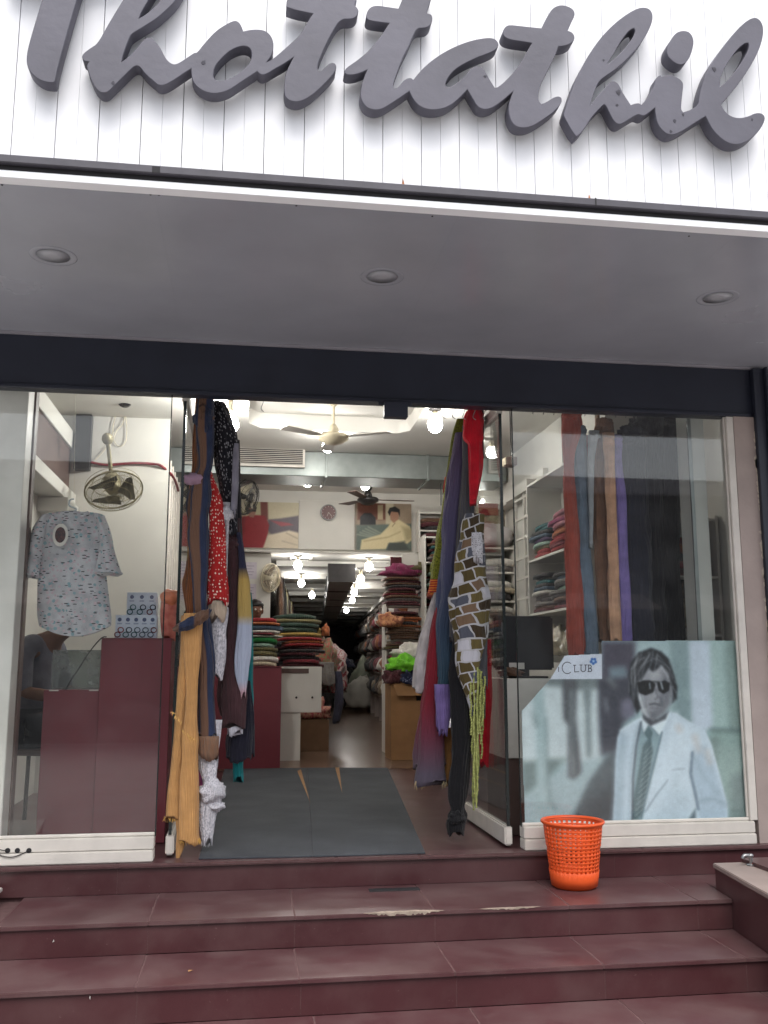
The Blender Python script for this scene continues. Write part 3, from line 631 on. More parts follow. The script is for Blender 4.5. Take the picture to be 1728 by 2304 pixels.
obj('corner_strip', MB().box(2.688, 2.712, .108, .119, 0.2, CZ - .01), M_galv, wrr)
mbx = MB().tube(smooth_path([(2.685, .112, 1.15), (2.682, .10, 1.5), (2.686, .104, 1.9), (2.683, .107, 2.5)], 5), .002, 5)
tag(obj('thin_cable', mbx, M_wire), 'thin dark cable running down the right pilaster', 'cable')
# right wall: upper panels, cornice, wooden battens
rw = bpy.data.objects['wall_right']
box('cornice', (2.5, 2.619, 1.3, 5.1, 2.56, 2.6), M_wall, rw, bevel=.004)
for y in (1.75, 1.36): box('wood_batten', (2.6, 2.619, y, y + .05, 2.601, CZ - .01), mat('wood batten', C(120, 92, 68), .6, .15, 8), rw)
box('panel_joint', (2.611, 2.6195, 2.2, 2.206, 2.601, CZ - .01), M_beige, rw)

# floor mats
for q4, lab in ((((447, 1930), (704.4, 1927), (690.8, 1727), (505, 1730)), 'dark grey rubber runner mat on the left of the doorway floor'),
                (((705, 1928), (960, 1921), (872, 1727), (691.4, 1727)), 'dark grey rubber runner mat on the right of the doorway floor')):
    p = [WZ(x, y, .01) for x, y in q4]
    me = MB().prism([(v.x, max(v.y, -.055)) for v in p], .0005 if 'left' in lab else .0008, .010)
    tag(obj('floor_mat', me, M_mat, bevel=.002), lab, 'mat', 'runner mats inside the door')
for pts in (((669, 1735), (677, 1731), (698, 1806)), ((754, 1727), (763, 1727), (770, 1784))):
    p = [WZ(x, y, .0115) for x, y in pts]
    tag(obj('mat_tear', MB().prism([(v.x, v.y) for v in p][::-1] if False else [(v.x, v.y) for v in p], .0112, .0122), M_card), 'tan tapering strip lying on the %s runner mat' % ('left' if pts[0][0] < 700 else 'right'), 'strip')

# ------------------------------------------------------------------ lamps and fans
ADDED_FAR = [(1.5, 12.2), (.75, 11.0), (1.5, 15.5)]  # extra bulbs added to brighten the deep end of the corridor
def bulb(px, py, z, label, r=.05, drop=.12, ceil=CZ, m=None):
    c = WZ(px, py, z)
    b = thing('light_bulb', label, 'bulb', (c.x, c.y, ceil), group='bare lit bulbs on the ceilings')
    h = ceil - z
    obj('ceiling_plate', MB().lathe([(.05, -.012), (.055, -.008), (.055, -.0015)], 20), M_dkmetal, b)
    ho = obj('holder', MB().lathe([(.024, -h + r * .9), (.026, -h + r * .9 + .03), (.02, -.013)], 14), M_cream, b, smooth=True)
    obj('glass_bulb', MB().ball((0, 0, -h), (r, r, r * 1.15), 16, 10), m or M_bulb, b, smooth=True)
    return b
bulb(518, 955, 2.88, 'bright bare bulb above the left hanging scarves', .066, m=M_bulb2)
bulb(979, 955, 2.97, 'bright bare bulb left of the right hanging scarves', .062)
bulb(737, 1005, 2.97, 'bright bare bulb just below the ceiling fan hub')
bulb(692, 1083, 2.97, 'bright bulb left of the two behind the steel duct', .055, ceil=CZ + .14)
bulb(822, 1090, 2.97, 'bright bulb right of the two behind the steel duct', .055, ceil=CZ + .14)
bulb(1090, 1135, 2.80, 'bright bulb seen through the right glass door', .055)
for i, (px, py, nm) in enumerate(((670, 1272, 'nearest left bulb in the back corridor'), (678, 1312, 'second left bulb in the back corridor'), (830, 1275, 'nearest right bulb in the back corridor'), (812, 1303, 'second right bulb in the back corridor'), (797, 1333, 'third right bulb in the back corridor'))):
    bulb(px, py, 2.19 if i not in (0, 2) else 2.215, nm, .05, ceil=2.339)
for i, (x, y) in enumerate(ADDED_FAR):
    px_, py_ = PX(sx(x, y), y, 2.2)
    bulb(px_, py_, 2.2, ['added fourth right bulb from the front in the back corridor', 'added third left bulb from the front in the back corridor', 'added last and smallest right bulb deep in the back corridor'][i], .05, ceil=2.339)
def ceiling_fan(loc, drop, span, ang, label, m=M_cream, mb_=M_brown):
    f = thing('ceiling_fan', label, 'fan', loc)
    obj('canopy', MB().lathe([(.02, -.07), (.05, -.03), (.055, -.001)], 18), m, f, smooth=True)
    obj('down_rod', MB().tube([(0, 0, -.05), (0, 0, -drop + .08)], .013, 10), m, f)
    obj('rod_cup', MB().lathe([(.05, -drop + .03), (.045, -drop + .07), (.022, -drop + .11)], 18), m, f, smooth=True)
    obj('motor', MB().lathe([(.03, -drop - .065), (.07, -drop - .055), (.125, -drop - .02), (.13, -drop), (.115, -drop + .02), (.05, -drop + .035)], 26), m, f, smooth=True)
    for k in range(3):
        a = ang + k * 2 * math.pi / 3; mt = Matrix.Rotation(a, 4, 'Z')
        v = [(.11, -.02, 0), (.2, -.045, -.004), (span / 2, -.056, -.006), (span / 2 + .015, .0, 0), (span / 2, .056, .006), (.2, .045, .004), (.11, .02, 0)]
        w = [tuple(mt @ Vector((x, y, z - drop + .004))) for x, y, z in v] + [tuple(mt @ Vector((x, y, z - drop - .001))) for x, y, z in v]
        n = len(v); fs = [tuple(range(n)), tuple(range(n, 2 * n))[::-1]] + [(i, i + n, (i + 1) % n + n, (i + 1) % n) for i in range(n)]
        obj('blade', MB().add(w, fs), mb_, f)
    return f
fp = W(750, 984, 2.45)
ceiling_fan((fp.x, fp.y, CZ + .14), CZ + .14 - fp.z - .0, 1.0, R(92), 'cream ceiling fan hanging in the doorway ceiling recess', M_cream, mat('pale fan blade', C(214, 210, 202), .5, .04, 8))
fp = W(828, 1128, 5.6)
ceiling_fan((fp.x, fp.y, CZ), CZ - fp.z - .02, 1.1, R(3), 'dark ceiling fan in front of the poster of the man in cream', M_dkmetal, M_brown)
def wall_fan(c, r, rot, label, m_ring, m_blade, mount=(0, .16, .10), dusty=False):
    f = thing('wall_fan', label, 'fan', c, rot)
    g = MB()
    for rr, y in ((1, 0), (.97, -.04), (.8, -.07), (.55, -.085), (.3, -.092), (.97, .05), (.7, .08), (.4, .09)):
        g.tube([(r * rr * math.cos(t), y * r * 5 * .8, r * rr * math.sin(t)) for t in [2 * math.pi * k / 32 for k in range(32)]], .0022 if rr < 1 else .007, 4, True)
    for k in range(64):
        t = 2 * math.pi * k / 64; cx, cz = math.cos(t) * r, math.sin(t) * r
        g.tube([(cx * .12, -.38 * r, cz * .12), (cx * .55, -.34 * r, cz * .55), (cx * .85, -.24 * r, cz * .85), (cx, 0, cz), (cx * .7, .32 * r, cz * .7), (cx * .3, .36 * r, cz * .3)], .0016, 3)
    gu = obj('guard', g, m_ring, f)
    obj('badge', MB().tube([(0, -.385 * r, 0), (0, -.4 * r, 0)], .15 * r, 18), m_ring, gu)
    for k in range(3):
        v = []
        for i, (rad, w0) in enumerate(((.12, .1), (.4, .62), (.7, .8), (.9, .7))):
            for s in (-1, 1):
                a = 2 * math.pi * k / 3 + s * w0; v.append((r * rad * math.cos(a), s * .07 * r - .05 * r, r * rad * math.sin(a)))
        obj('blade', MB().add(v, [(0, 1, 3, 2), (2, 3, 5, 4), (4, 5, 7, 6)]), m_blade, f)
    obj('motor', MB().tube([(0, -.06 * r, 0), (0, .1 * r, 0), (0, .55 * r, 0), (0, .8 * r, 0)], [.22 * r, .3 * r, .3 * r, .18 * r], 16), m_ring, f, smooth=True)
    obj('bracket', MB().tube(smooth_path([(0, .6 * r, 0), (0, .75 * r, -.15 * r), tuple(mount)], 5), .016, 8).ball(mount, (.045, .04, .06)), m_ring, f, smooth=True)
    return f
M_fang = mat('dusty fan guard', C(140, 132, 104), .5, .2, 20, metal=.3)
M_fanb = mat('grey fan blade', C(92, 90, 84), .4, .2, 12)
c = W(256, 1103, 2.35); wall_fan(c, .225, (R(60), R(-12), R(6)), 'dusty olive wall fan tilted down behind the left window', M_fang, M_fanb, (0.02, .28, .30))
c = W(553, 1118, 4.2); wall_fan(c, .18, (R(15), R(0), R(52)), 'dark wall fan beside the left poster', M_dkmetal, M_cream)
c = W(608, 1300, 6.0); wall_fan(c, .17, (R(8), R(0), R(50)), 'cream wall fan on the wall end below the left poster', M_cream, M_brown)
# camera dome and cables
c = W(281, 905, 2.4)
cc = thing('security_camera', 'white dome security camera above the wall fan', 'camera', (c.x, c.y, c.z + .06))
obj('base', MB().lathe([(.07, -.045), (.085, -.02), (.085, .03)], 24), M_cream, cc, smooth=True)
obj('dome', MB().ball((0, 0, -.045), (.062, .062, .062), 18, 10), mat('smoked dome', C(18, 18, 22), .08, .1, 5, spec=.8), cc, smooth=True)
obj('mount', MB().box(-.03, .03, -.03, .03, .031, CZ - c.z - .062), M_whitep, cc)
ctw = [W(x, y, 2.78) for x, y in ((266, 918), (255, 955), (252, 985), (235, 1012), (214, 1035))]
cr2 = [W(x, y, 2.78) for x, y in ((283, 935), (285, 970), (282, 995), (268, 1004), (256, 990), (262, 970), (275, 955), (284, 930))]
tag(obj('camera_cable', MB().tube(smooth_path(ctw), .004, 5), M_cream), 'loose grey camera cable dropping left to the conduit', 'cable')
tag(obj('camera_cable', MB().tube(smooth_path(cr2), .004, 5), M_cream), 'coiled white camera cable hanging under the dome', 'cable')
cd_ = [W(x, y, 2.77) for x, y in ((205, 1040), (240, 1046), (300, 1042), (345, 1044), (362, 1048))] + [Vector((-.66, 2.95, 2.62)), Vector((-.66, 3.6, 2.62))]
tag(obj('red_conduit', MB().tube(smooth_path(cd_), .012, 8), M_redw), 'red cable conduit bending along the white partition top', 'conduit')
# ------------------------------------------------------------------ hanging cloth
def ramp_cloth(name, stops, length, rough=.85):
    m = cloth(name, stops[0][1]); n, l = m.node_tree.nodes, m.node_tree.links
    b = n['Principled BSDF']; uv = n.new('ShaderNodeUVMap'); sp = n.new('ShaderNodeSeparateXYZ'); l.new(uv.outputs[0], sp.inputs[0])
    dv = n.new('ShaderNodeMath'); dv.operation = 'DIVIDE'; dv.inputs[1].default_value = length; l.new(sp.outputs['Y'], dv.inputs[0])
    cr = n.new('ShaderNodeValToRGB'); e = cr.color_ramp.elements
    while len(e) > 1: e.remove(e[0])
    e[0].position = stops[0][0]; e[0].color = (*stops[0][1], 1)
    for p, c in stops[1:]: k = e.new(p); k.color = (*c, 1)
    l.new(dv.outputs[0], cr.inputs[0]); l.new(cr.outputs[0], b.inputs['Base Color']); return m
def drape(rows, Y, folds=6, depth=.45, amp=.16, seed=0, step=.02, n=56, hem=.022, dpx=True):
    k = DS if dpx else 1; q = random.Random(seed); ph = q.random() * 6.28; amp *= 1.5; depth *= 1.25
    R_ = [(W((a + b) / 2 * k, y * k, Y), (W(b * k, y * k, Y) - W(a * k, y * k, Y)).length / 2) for y, a, b in rows]
    pts = [Vector((c.x, h, c.z)) for c, h in R_]
    m = max(2, int((R_[0][0].z - R_[-1][0].z) / step / (len(rows) - 1)))
    sm = smooth_path(pts, m)
    mb = MB(); mb.uv = []; L = 0; prev = None
    for i, p in enumerate(sm):
        if prev: L += (p - prev).length
        prev = p; hw = max(p.y, .004) * (1 + .16 * mnoise.noise(Vector((seed * 2.3, 5, p.z * 6)))); sway = .22 * p.y * mnoise.noise(Vector((seed * 1.3, 9, p.z * 4.5)))
        for j in range(n + 1):
            t = 2 * math.pi * j / n
            sl = mnoise.noise(Vector((seed * 3.1, p.z * 1.7, 0))) * 2.2 + .8 * mnoise.noise(Vector((math.cos(t), math.sin(t), p.z * 4 + seed)))
            f = amp * math.sin(folds * t + ph + sl) + amp * .5 * math.sin((2 * folds + 1) * t + ph * 2 - sl * 1.3 + p.z * 2)
            f += .22 * mnoise.noise(Vector((t * 1.6 + seed * 2, seed, p.z * 9))) + .14 * mnoise.noise(Vector((t * 4.5, seed * 1.7, p.z * 16)))
            f += .12 * mnoise.noise(Vector((math.cos(t) * 1.2 + seed, math.sin(t) * 1.2, p.z * 5)))
            x = p.x + sway + hw * math.cos(t) * (1 + f * .35); y = Y + max(hw, .018) * depth * (math.sin(t) * (1 + f) + f * .8)
            z = p.z + (hem * (math.sin(folds * t * .5 + ph) + q.uniform(-.3, .3)) if i == len(sm) - 1 else 0)
            mb.v.append((x, y, z)); mb.uv.append((j / n * .36, L))
    w = n + 1
    for i in range(len(sm) - 1):
        for j in range(n): mb.f.append((i * w + j, (i + 1) * w + j, (i + 1) * w + j + 1, i * w + j + 1))
    mb.f.append(tuple(range(n))); mb.f.append(tuple((len(sm) - 1) * w + j for j in range(n))[::-1])
    return mb, sm
def fringe(sm, Y, m, parent, count=26, ln=.035, depth=.45, seed=0, r=.0016, name='fringe'):
    q = random.Random(seed); p = sm[-1]; hw = p.y; mb = MB()
    for i in range(count):
        t = q.uniform(0, 6.28); x = p.x + hw * math.cos(t); y = Y + hw * depth * math.sin(t); z = p.z + q.uniform(-.004, .012)
        a = ln * q.uniform(.5, 1.2); dx = q.uniform(-.01, .01)
        mb.tube([(x, y, z), (x + dx * .5, y, z - a * .5), (x + dx, y, z - a)], [r * 1.5, r, r * .6], 4)
    return tag(obj(name, mb, m, parent), kind='stuff')
def scarf(name, label, rows, Y, m, cat='scarf', folds=5, depth=.45, amp=.16, seed=0, group=None, knots=(), fr=None, hook=True):
    c = W((rows[0][1] + rows[0][2]) / 2 * DS, rows[0][0] * DS, Y)
    t = thing(name, label, cat, c, group=group)
    mb, sm = drape(rows, Y, folds, depth, amp, seed)
    obj('drop', mb, m, t, smooth=True)
    qq = random.Random(seed + 77); cut = qq.uniform(.03, .09); y0_, y1_ = rows[0][0], rows[-1][0]; sh_x = qq.uniform(-3, 3)
    back = [(y_ if i_ == 0 else y_ - (y1_ - y0_) * cut * (i_ / (len(rows) - 1)), a_ + sh_x + qq.uniform(-2.5, 2.5) * (i_ > 0), b_ + sh_x + qq.uniform(-2.5, 2.5) * (i_ > 0)) for i_, (y_, a_, b_) in enumerate(rows)]
    back = [(y_, a_, max(b_, a_ + 5)) for y_, a_, b_ in back]
    mb2, _s = drape(back, Y + .035, folds + 2, depth * .8, amp * 1.2, seed + 100)
    obj('drop', mb2, m, t, smooth=True)
    for i, (px, py, rx, rz) in enumerate(knots):
        p = W(px * DS, py * DS, Y - .015); s = rx * DS / FPX * (Y + 5.2)
        kb = MB().ball((0, 0, 0), (s, s * .7, s * rz), 22, 16, .55, seed + i); kb.v = [(p.x + a, p.y + b, p.z + c_) for a, b, c_ in kb.v]
        kb.uv = [(a * 2, c_ * 2) for a, b, c_ in kb.v]
        obj('knot', kb, m, t, smooth=True)
    if fr: fringe(sm, Y, fr[0], t, fr[1], fr[2], depth, seed)
    rebase(t); return t
K = cloth
G1, G2, G3 = 'scarves hung at the left door', 'scarves hung at the right door', 'fabric lengths hung in the right window'
gold = mat('gold thread', C(214, 170, 90), .35, .2, 60, metal=.3)
M_must = K('mustard crinkle', C(198, 152, 98), 'stripes', C(184, 134, 80), 30, .85, .05)
# --- left door
scarf('scarf', 'rust brown narrow scarf hanging behind the navy one at left door', [(845, 426, 446), (950, 422, 450), (1100, 414, 446), (1250, 405, 442), (1300, 402, 440), (1372, 408, 436)], .13, K('rust brown', C(142, 84, 46), 'stripes', C(96, 62, 44), 30, .8, .05), seed=1, group=G1)
n_ = scarf('scarf', 'navy blue scarf with tan edge, tied in a knot at waist height', [(855, 430, 460), (920, 426, 462), (1000, 428, 458), (1030, 420, 452), (1100, 408, 452), (1200, 412, 450), (1300, 418, 446), (1345, 420, 448), (1400, 425, 458), (1500, 430, 462), (1592, 428, 466)], .075,
           K('navy scarf', C(38, 48, 74), 'stripes', C(106, 78, 62), 2.0, .75, .02), seed=2, group=G1, knots=((440, 905, 20, 1.3),))
for kx, ky, ra, rb_, sd in ((412, 1346, .088, .036, 4), (432, 1336, .05, .045, 6), (398, 1352, .05, .028, 8)):
    p = W(kx * DS, ky * DS, -.03); kb = MB().ball((0, 0, 0), (ra, .04, rb_), 24, 14, .5, sd); kb.v = [(p.x + x_ * .95 + z_ * .5, p.y + y_, p.z + z_ + x_ * .28) for x_, y_, z_ in kb.v]; kb.uv = [(x_, z_ * 2) for x_, y_, z_ in kb.v]
    obj('knot', kb, MATS['navy scarf'], n_, smooth=True).matrix_parent_inverse = Matrix.Translation(n_.location).inverted()
mb, sm = drape([(1590, 425, 470), (1612, 426, 470), (1634, 429, 471)], .07, 3, .35, .1, 5, .02)
obj('border_band', mb, K('woven border', C(96, 98, 92), 'stripes', C(150, 92, 50), 45), n_, smooth=True).matrix_parent_inverse = Matrix.Translation(n_.location).inverted()
p = W(418 * DS, 1036 * DS, .06)
o = obj('tie_band', MB().ball((p.x, .06, p.z), (.055, .035, .035), 18, 10, .5, 3), K('mauve tie', C(150, 122, 140)), n_, smooth=True); o.matrix_parent_inverse = Matrix.Translation(n_.location).inverted()
mu = thing('scarf', 'long mustard crinkled scarf with gold fringe nearly touching the floor', 'scarf', W(410 * DS, 1345 * DS, .03), group=G1)
mb, sm1 = drape([(1330, 394, 428), (1400, 387, 420), (1500, 381, 408), (1600, 372, 398), (1700, 362, 390), (1768, 355, 388)], .05, 3, .5, .2, 8); obj('back_panel', mb, M_must, mu, smooth=True); fringe(sm1, .05, gold, mu, 44, .02, seed=1)
mb, sm2 = drape([(1325, 398, 440), (1400, 399, 433), (1500, 400, 427), (1600, 394, 427), (1700, 388, 425), (1790, 387, 430), (1815, 390, 433)], .025, 3, .5, .2, 9); obj('front_panel', mb, M_must, mu, smooth=True); fringe(sm2, .025, gold, mu, 50, .02, seed=2)
mb, sm3 = drape([(1760, 378, 400), (1800, 382, 402), (1830, 380, 397), (1858, 380, 386)], .045, 3, .4, .2, 10); obj('hem_tip', mb, M_must, mu, smooth=True); fringe(sm3, .045, gold, mu, 16, .015, seed=3)
for (x0, y0, x1, y1, s) in ((372, 1538, 391, 1560, 5), (392, 1575, 424, 1600, 6)):
    a, b = W(x0 * DS, y0 * DS, .0), W(x1 * DS, y1 * DS, .0); q = random.Random(s)
    tm = MB()
    for k_ in range(20):
        p_ = a.lerp(b, q.random()) + Vector((q.uniform(-.004, .004), q.uniform(-.012, .0), q.uniform(-.006, .006)))
        tm.tube([p_, p_ + Vector((q.uniform(-.006, .006), -.004, -.014 * q.random() - .004))], [.0016, .0008], 4)
    tag(obj('gold_trim', tm, gold, mu), kind='stuff')
rebase(mu)
scarf('scarf', 'ochre yellow scarf end beside the navy knot', [(1140, 410, 434), (1200, 406, 430), (1260, 411, 428), (1332, 406, 424)], .15, K('ochre', C(186, 156, 84)), seed=4, group=G1)
scarf('scarf', 'black scarf with small white stitch marks below the left bulb', [(868, 452, 482), (950, 456, 512), (1000, 466, 514), (1080, 478, 512), (1150, 482, 512)], .2, K('black stitch', C(24, 24, 32), 'speck', C(150, 150, 155), 120, .8, .35), seed=6, group=G1)
scarf('scarf', 'pale grey narrow scarf falling from the left bulb', [(958, 506, 513), (1000, 502, 514), (1060, 500, 512), (1110, 497, 508)], .15, K('pale grey', C(140, 138, 152)), seed=7, group=G1)
scarf('scarf', 'plain black scarf at the doorway edge by the steel duct', [(950, 507, 516), (1050, 506, 518), (1150, 501, 520), (1250, 505, 524)], .3, K('plain black', C(22, 22, 28)), seed=8, group=G1)
scarf('scarf', 'bright red scarf scattered with small mirror dots', [(1000, 440, 450), (1035, 444, 462), (1080, 450, 478), (1150, 453, 487), (1250, 450, 491), (1300, 448, 493)], .12, K('red mirror dots', C(178, 34, 34), 'dots', C(235, 220, 205), 50), depth=.3, amp=.1, seed=9, group=G1)
scarf('scarf', 'beige cloth end just below the red dotted scarf', [(1298, 452, 490), (1318, 452, 490), (1336, 458, 486)], .13, K('beige end', C(190, 172, 152)), seed=10, group=G1)
scarf('scarf', 'white lace scarf tied in a rosette above, ending at counter height', [(1085, 480, 496), (1140, 486, 494), (1300, 478, 490), (1330, 460, 491), (1400, 455, 489), (1462, 455, 481)], .16, K('white lace', C(214, 212, 218), 'noise', C(178, 178, 186), 60), seed=11, group=G1, knots=((488, 1112, 15, 1.1),))
scarf('scarf', 'dark maroon brown scarf in the middle of the left cluster', [(1120, 488, 518), (1160, 486, 520), (1300, 488, 518), (1400, 486, 516), (1500, 474, 530), (1566, 480, 528)], .23, K('dark maroon', C(66, 42, 46)), seed=12, group=G1, knots=((500, 1175, 18, .9),))
L8 = ramp_cloth('pastel banded', [(0, C(36, 38, 64)), (.18, C(40, 42, 68)), (.24, C(190, 160, 90)), (.42, C(182, 156, 92)), (.47, C(176, 186, 206)), (.74, C(176, 186, 206)), (.8, C(206, 166, 176)), (1, C(196, 152, 160))], 1.15)
scarf('scarf', 'scarf banded navy, ochre, pale blue and pink', [(1150, 510, 520), (1200, 514, 528), (1260, 516, 538), (1330, 512, 542), (1400, 508, 541), (1450, 506, 536), (1500, 521, 531)], .2, L8, seed=13, group=G1)
L8b = ramp_cloth('maroon orange ends', [(0, C(72, 40, 42)), (.35, C(90, 52, 44)), (.42, C(138, 118, 60)), (.55, C(190, 112, 40)), (.66, C(206, 206, 216)), (1, C(206, 206, 216))], .36)
scarf('scarf', 'scarf end banded maroon, orange and white at knee height', [(1470, 496, 528), (1520, 492, 526), (1560, 492, 524), (1582, 492, 522)], .24, L8b, seed=14, group=G1)
scarf('scarf', 'blue black scarf low in the left cluster', [(1470, 528, 540), (1540, 516, 545), (1600, 490, 546), (1640, 488, 545)], .32, K('blue black', C(28, 28, 42)), seed=15, group=G1)
scarf('scarf', 'teal scarf along the doorway side with its end below', [(1280, 530, 543), (1330, 535, 546), (1450, 535, 547), (1540, 526, 545), (1620, 504, 528), (1682, 504, 526)], .38, K('teal', C(20, 128, 132)), seed=16, group=G1)
scarf('scarf', 'short magenta cloth glimpsed behind the mustard scarf', [(1625, 424, 444), (1680, 426, 441), (1722, 427, 438)], .2, K('magenta', C(190, 96, 158)), seed=17, group=G1)
scarf('scarf', 'white scarf tied in a big knot near the floor', [(1555, 454, 478), (1600, 440, 474), (1650, 430, 470), (1690, 440, 466), (1715, 440, 474), (1740, 430, 474), (1775, 430, 464), (1818, 436, 456)], .1, K('white crochet', C(218, 216, 222), 'noise', C(182, 182, 190), 70), seed=18, group=G1, knots=((458, 1712, 25, 1.0), (468, 1742, 16, .6)), fr=(K('white fringe', C(210, 208, 214)), 12, .03))
scarf('scarf', 'dull olive scarf strip at the far left of the door top', [(870, 436, 470), (950, 434, 452), (1060, 430, 444), (1130, 428, 442)], .22, K('olive strip', C(118, 96, 58)), seed=19, group=G1)
# --- right door
r1 = scarf('scarf', 'yellow green textured scarf with red end at the right door', [(905, 988, 1004), (960, 974, 996), (1050, 962, 988), (1150, 948, 980), (1230, 934, 974), (1258, 930, 973)], .5, K('yellow green', C(128, 132, 42), 'noise', C(92, 96, 30), 90), seed=21, group=G2)
mb, sm = drape([(1252, 929, 974), (1270, 926, 970), (1288, 923, 966)], .495, 4, .45, .12, 22, .02)
obj('red_end', mb, K('red end', C(168, 36, 40), 'bands', C(214, 130, 50), 20), r1, smooth=True).matrix_parent_inverse = Matrix.Translation(r1.location).inverted()
scarf('scarf', 'short red tab peeping left of the yellow green scarf', [(1030, 962, 972), (1045, 959, 968), (1060, 957, 966)], .56, K('red tab', C(190, 44, 40)), seed=23, group=G2)
R2 = ramp_cloth('purple to teal', [(0, C(92, 76, 104)), (.4, C(84, 82, 112)), (.65, C(58, 74, 96)), (1, C(52, 88, 98))], 1.9)
scarf('scarf', 'long scarf shading from purple grey to teal blue', [(935, 988, 1012), (1000, 976, 1006), (1100, 964, 1000), (1200, 957, 990), (1300, 950, 985), (1400, 944, 978), (1492, 945, 974)], .36, R2, seed=24, group=G2, folds=7, fr=(K('teal fringe', C(60, 84, 92)), 14, .03))
scarf('scarf', 'slate blue scarf next to the purple teal one', [(920, 1000, 1022), (1000, 1000, 1020), (1100, 990, 1022), (1200, 984, 1016), (1300, 975, 1004), (1380, 972, 994)], .3, K('slate', C(70, 74, 92), 'stripes', C(96, 92, 84), 30, .8, .05), seed=25, group=G2, folds=7)
scarf('scarf', 'white narrow scarf strip behind the patchwork one', [(1090, 1006, 1020), (1150, 1002, 1014), (1230, 996, 1006)], .32, K('white strip', C(190, 188, 196)), seed=26, group=G2)
scarf('scarf', 'bright red scarf bunched at the top of right door', [(880, 1014, 1032), (905, 1004, 1040), (945, 1000, 1042), (965, 1012, 1038), (1030, 1014, 1038), (1086, 1014, 1029)], .24, K('bright red', C(200, 24, 44)), seed=27, group=G2, folds=4)
scarf('scarf', 'dark plum scarf behind the red one', [(880, 1026, 1044), (940, 1026, 1046), (985, 1030, 1046)], .3, K('plum', C(74, 30, 44)), seed=28, group=G2)
M_patch = K('patchwork', C(96, 80, 44), 'patch', C(150, 150, 160), 12.5)
scarf('scarf', 'patchwork scarf in olive, brown, grey and white', [(1110, 1006, 1040), (1150, 994, 1042), (1250, 984, 1046), (1320, 975, 1050), (1380, 982, 1050), (1440, 984, 1036), (1500, 1005, 1030), (1540, 1015, 1032)], .2, M_patch, seed=29, group=G2, folds=4, depth=.35)
scarf('scarf', 'white dotted cloth laid over the patchwork scarf top', [(1150, 1020, 1040), (1180, 1020, 1044), (1210, 1024, 1044)], .17, K('white dotted', C(208, 208, 214), 'dots', C(50, 50, 56), 80), seed=30, group=G2)
scarf('scarf', 'charcoal striped cloth right of the patchwork scarf', [(1200, 1034, 1046), (1300, 1034, 1050), (1400, 1030, 1052), (1490, 1026, 1048)], .24, K('charcoal stripe', C(40, 42, 48), 'stripes', C(104, 104, 110), 60, .8, .02), seed=31, group=G2)
scarf('scarf', 'pale grey white cloth hanging over the carton at right', [(1280, 938, 952), (1340, 922, 946), (1420, 902, 938), (1490, 895, 931)], .46, K('pale cloth', C(186, 180, 180)), seed=32, group=G2)
R6 = ramp_cloth('crimson grey', [(0, C(140, 32, 42)), (.45, C(128, 34, 48)), (.62, C(104, 50, 66)), (.78, C(86, 78, 92)), (.93, C(86, 80, 92)), (.95, C(140, 26, 34)), (1, C(140, 26, 34))], 1.35)
scarf('scarf', 'crimson scarf with grey patterned end and cream tassels', [(1290, 946, 964), (1400, 926, 952), (1500, 915, 952), (1600, 906, 957), (1690, 898, 964)], .4, R6, seed=33, group=G2, folds=4, depth=.35, fr=(K('cream tassel', C(206, 188, 150)), 30, .04))
scarf('scarf', 'lavender scarf end below the teal one', [(1478, 942, 976), (1540, 944, 973), (1582, 948, 966)], .32, K('lavender', C(120, 102, 158)), seed=34, group=G2, fr=(K('lavender fringe', C(120, 102, 158)), 18, .02))
scarf('scarf', 'golden brown cloth end between crimson and black scarves', [(1572, 958, 980), (1640, 960, 978), (1692, 960, 974)], .44, K('golden brown', C(150, 106, 58)), seed=35, group=G2)
scarf('scarf', 'long black scarf knotted just above the floor at right', [(1340, 985, 1002), (1450, 970, 1012), (1550, 974, 1016), (1650, 975, 1012), (1720, 970, 1006), (1752, 976, 1000), (1775, 968, 1004), (1798, 970, 1002)], .25, K('long black', C(18, 18, 22)), seed=36, group=G2, knots=((986, 1768, 17, .8),))
rp = thing('fringed_scarf', 'charcoal scarf with long green yellow twisted rope fringe', 'scarf', W(1030 * DS, 1440 * DS, .2), group=G2)
mb, sm = drape([(1430, 1026, 1050), (1480, 1022, 1050), (1545, 1014, 1048)], .26, 4, .4, .15, 37); obj('drop', mb, K('green net', C(88, 92, 62), 'noise', C(40, 42, 38), 90), rp, smooth=True)
M_rope = mat('green yellow rope', C(158, 164, 96), .8, .35, 160)
q = random.Random(12)
for i in range(13):
    x0 = 1016 + i * 2.6; y0 = 1440 + q.uniform(-10, 40) + abs(i - 5) * 4; y1 = (1780 if 2 <= i <= 7 else 1640) - q.uniform(0, 80); xx = x0 + (1026 - x0) * .25
    pts = []; rr = []; N = 60
    for k in range(N + 1):
        t = k / N; w = W((x0 + (xx - x0) * t) * DS, (y0 + (y1 - y0) * t) * DS, .18 + (i % 3) * .03); pts.append(w + Vector((.003 * math.sin(k * .3 + i), 0, 0))); rr.append(.0055 + .002 * math.sin(k * 1.9))
    obj('rope_strand', MB().tube(pts, rr, 6), M_rope, rp)
rebase(rp)
scarf('scarf', 'vivid red scarf hanging low beside the right door glass', [(1380, 1046, 1060), (1480, 1042, 1062), (1580, 1037, 1058), (1650, 1037, 1056)], .48, K('vivid red', C(206, 22, 44)), seed=38, group=G2)
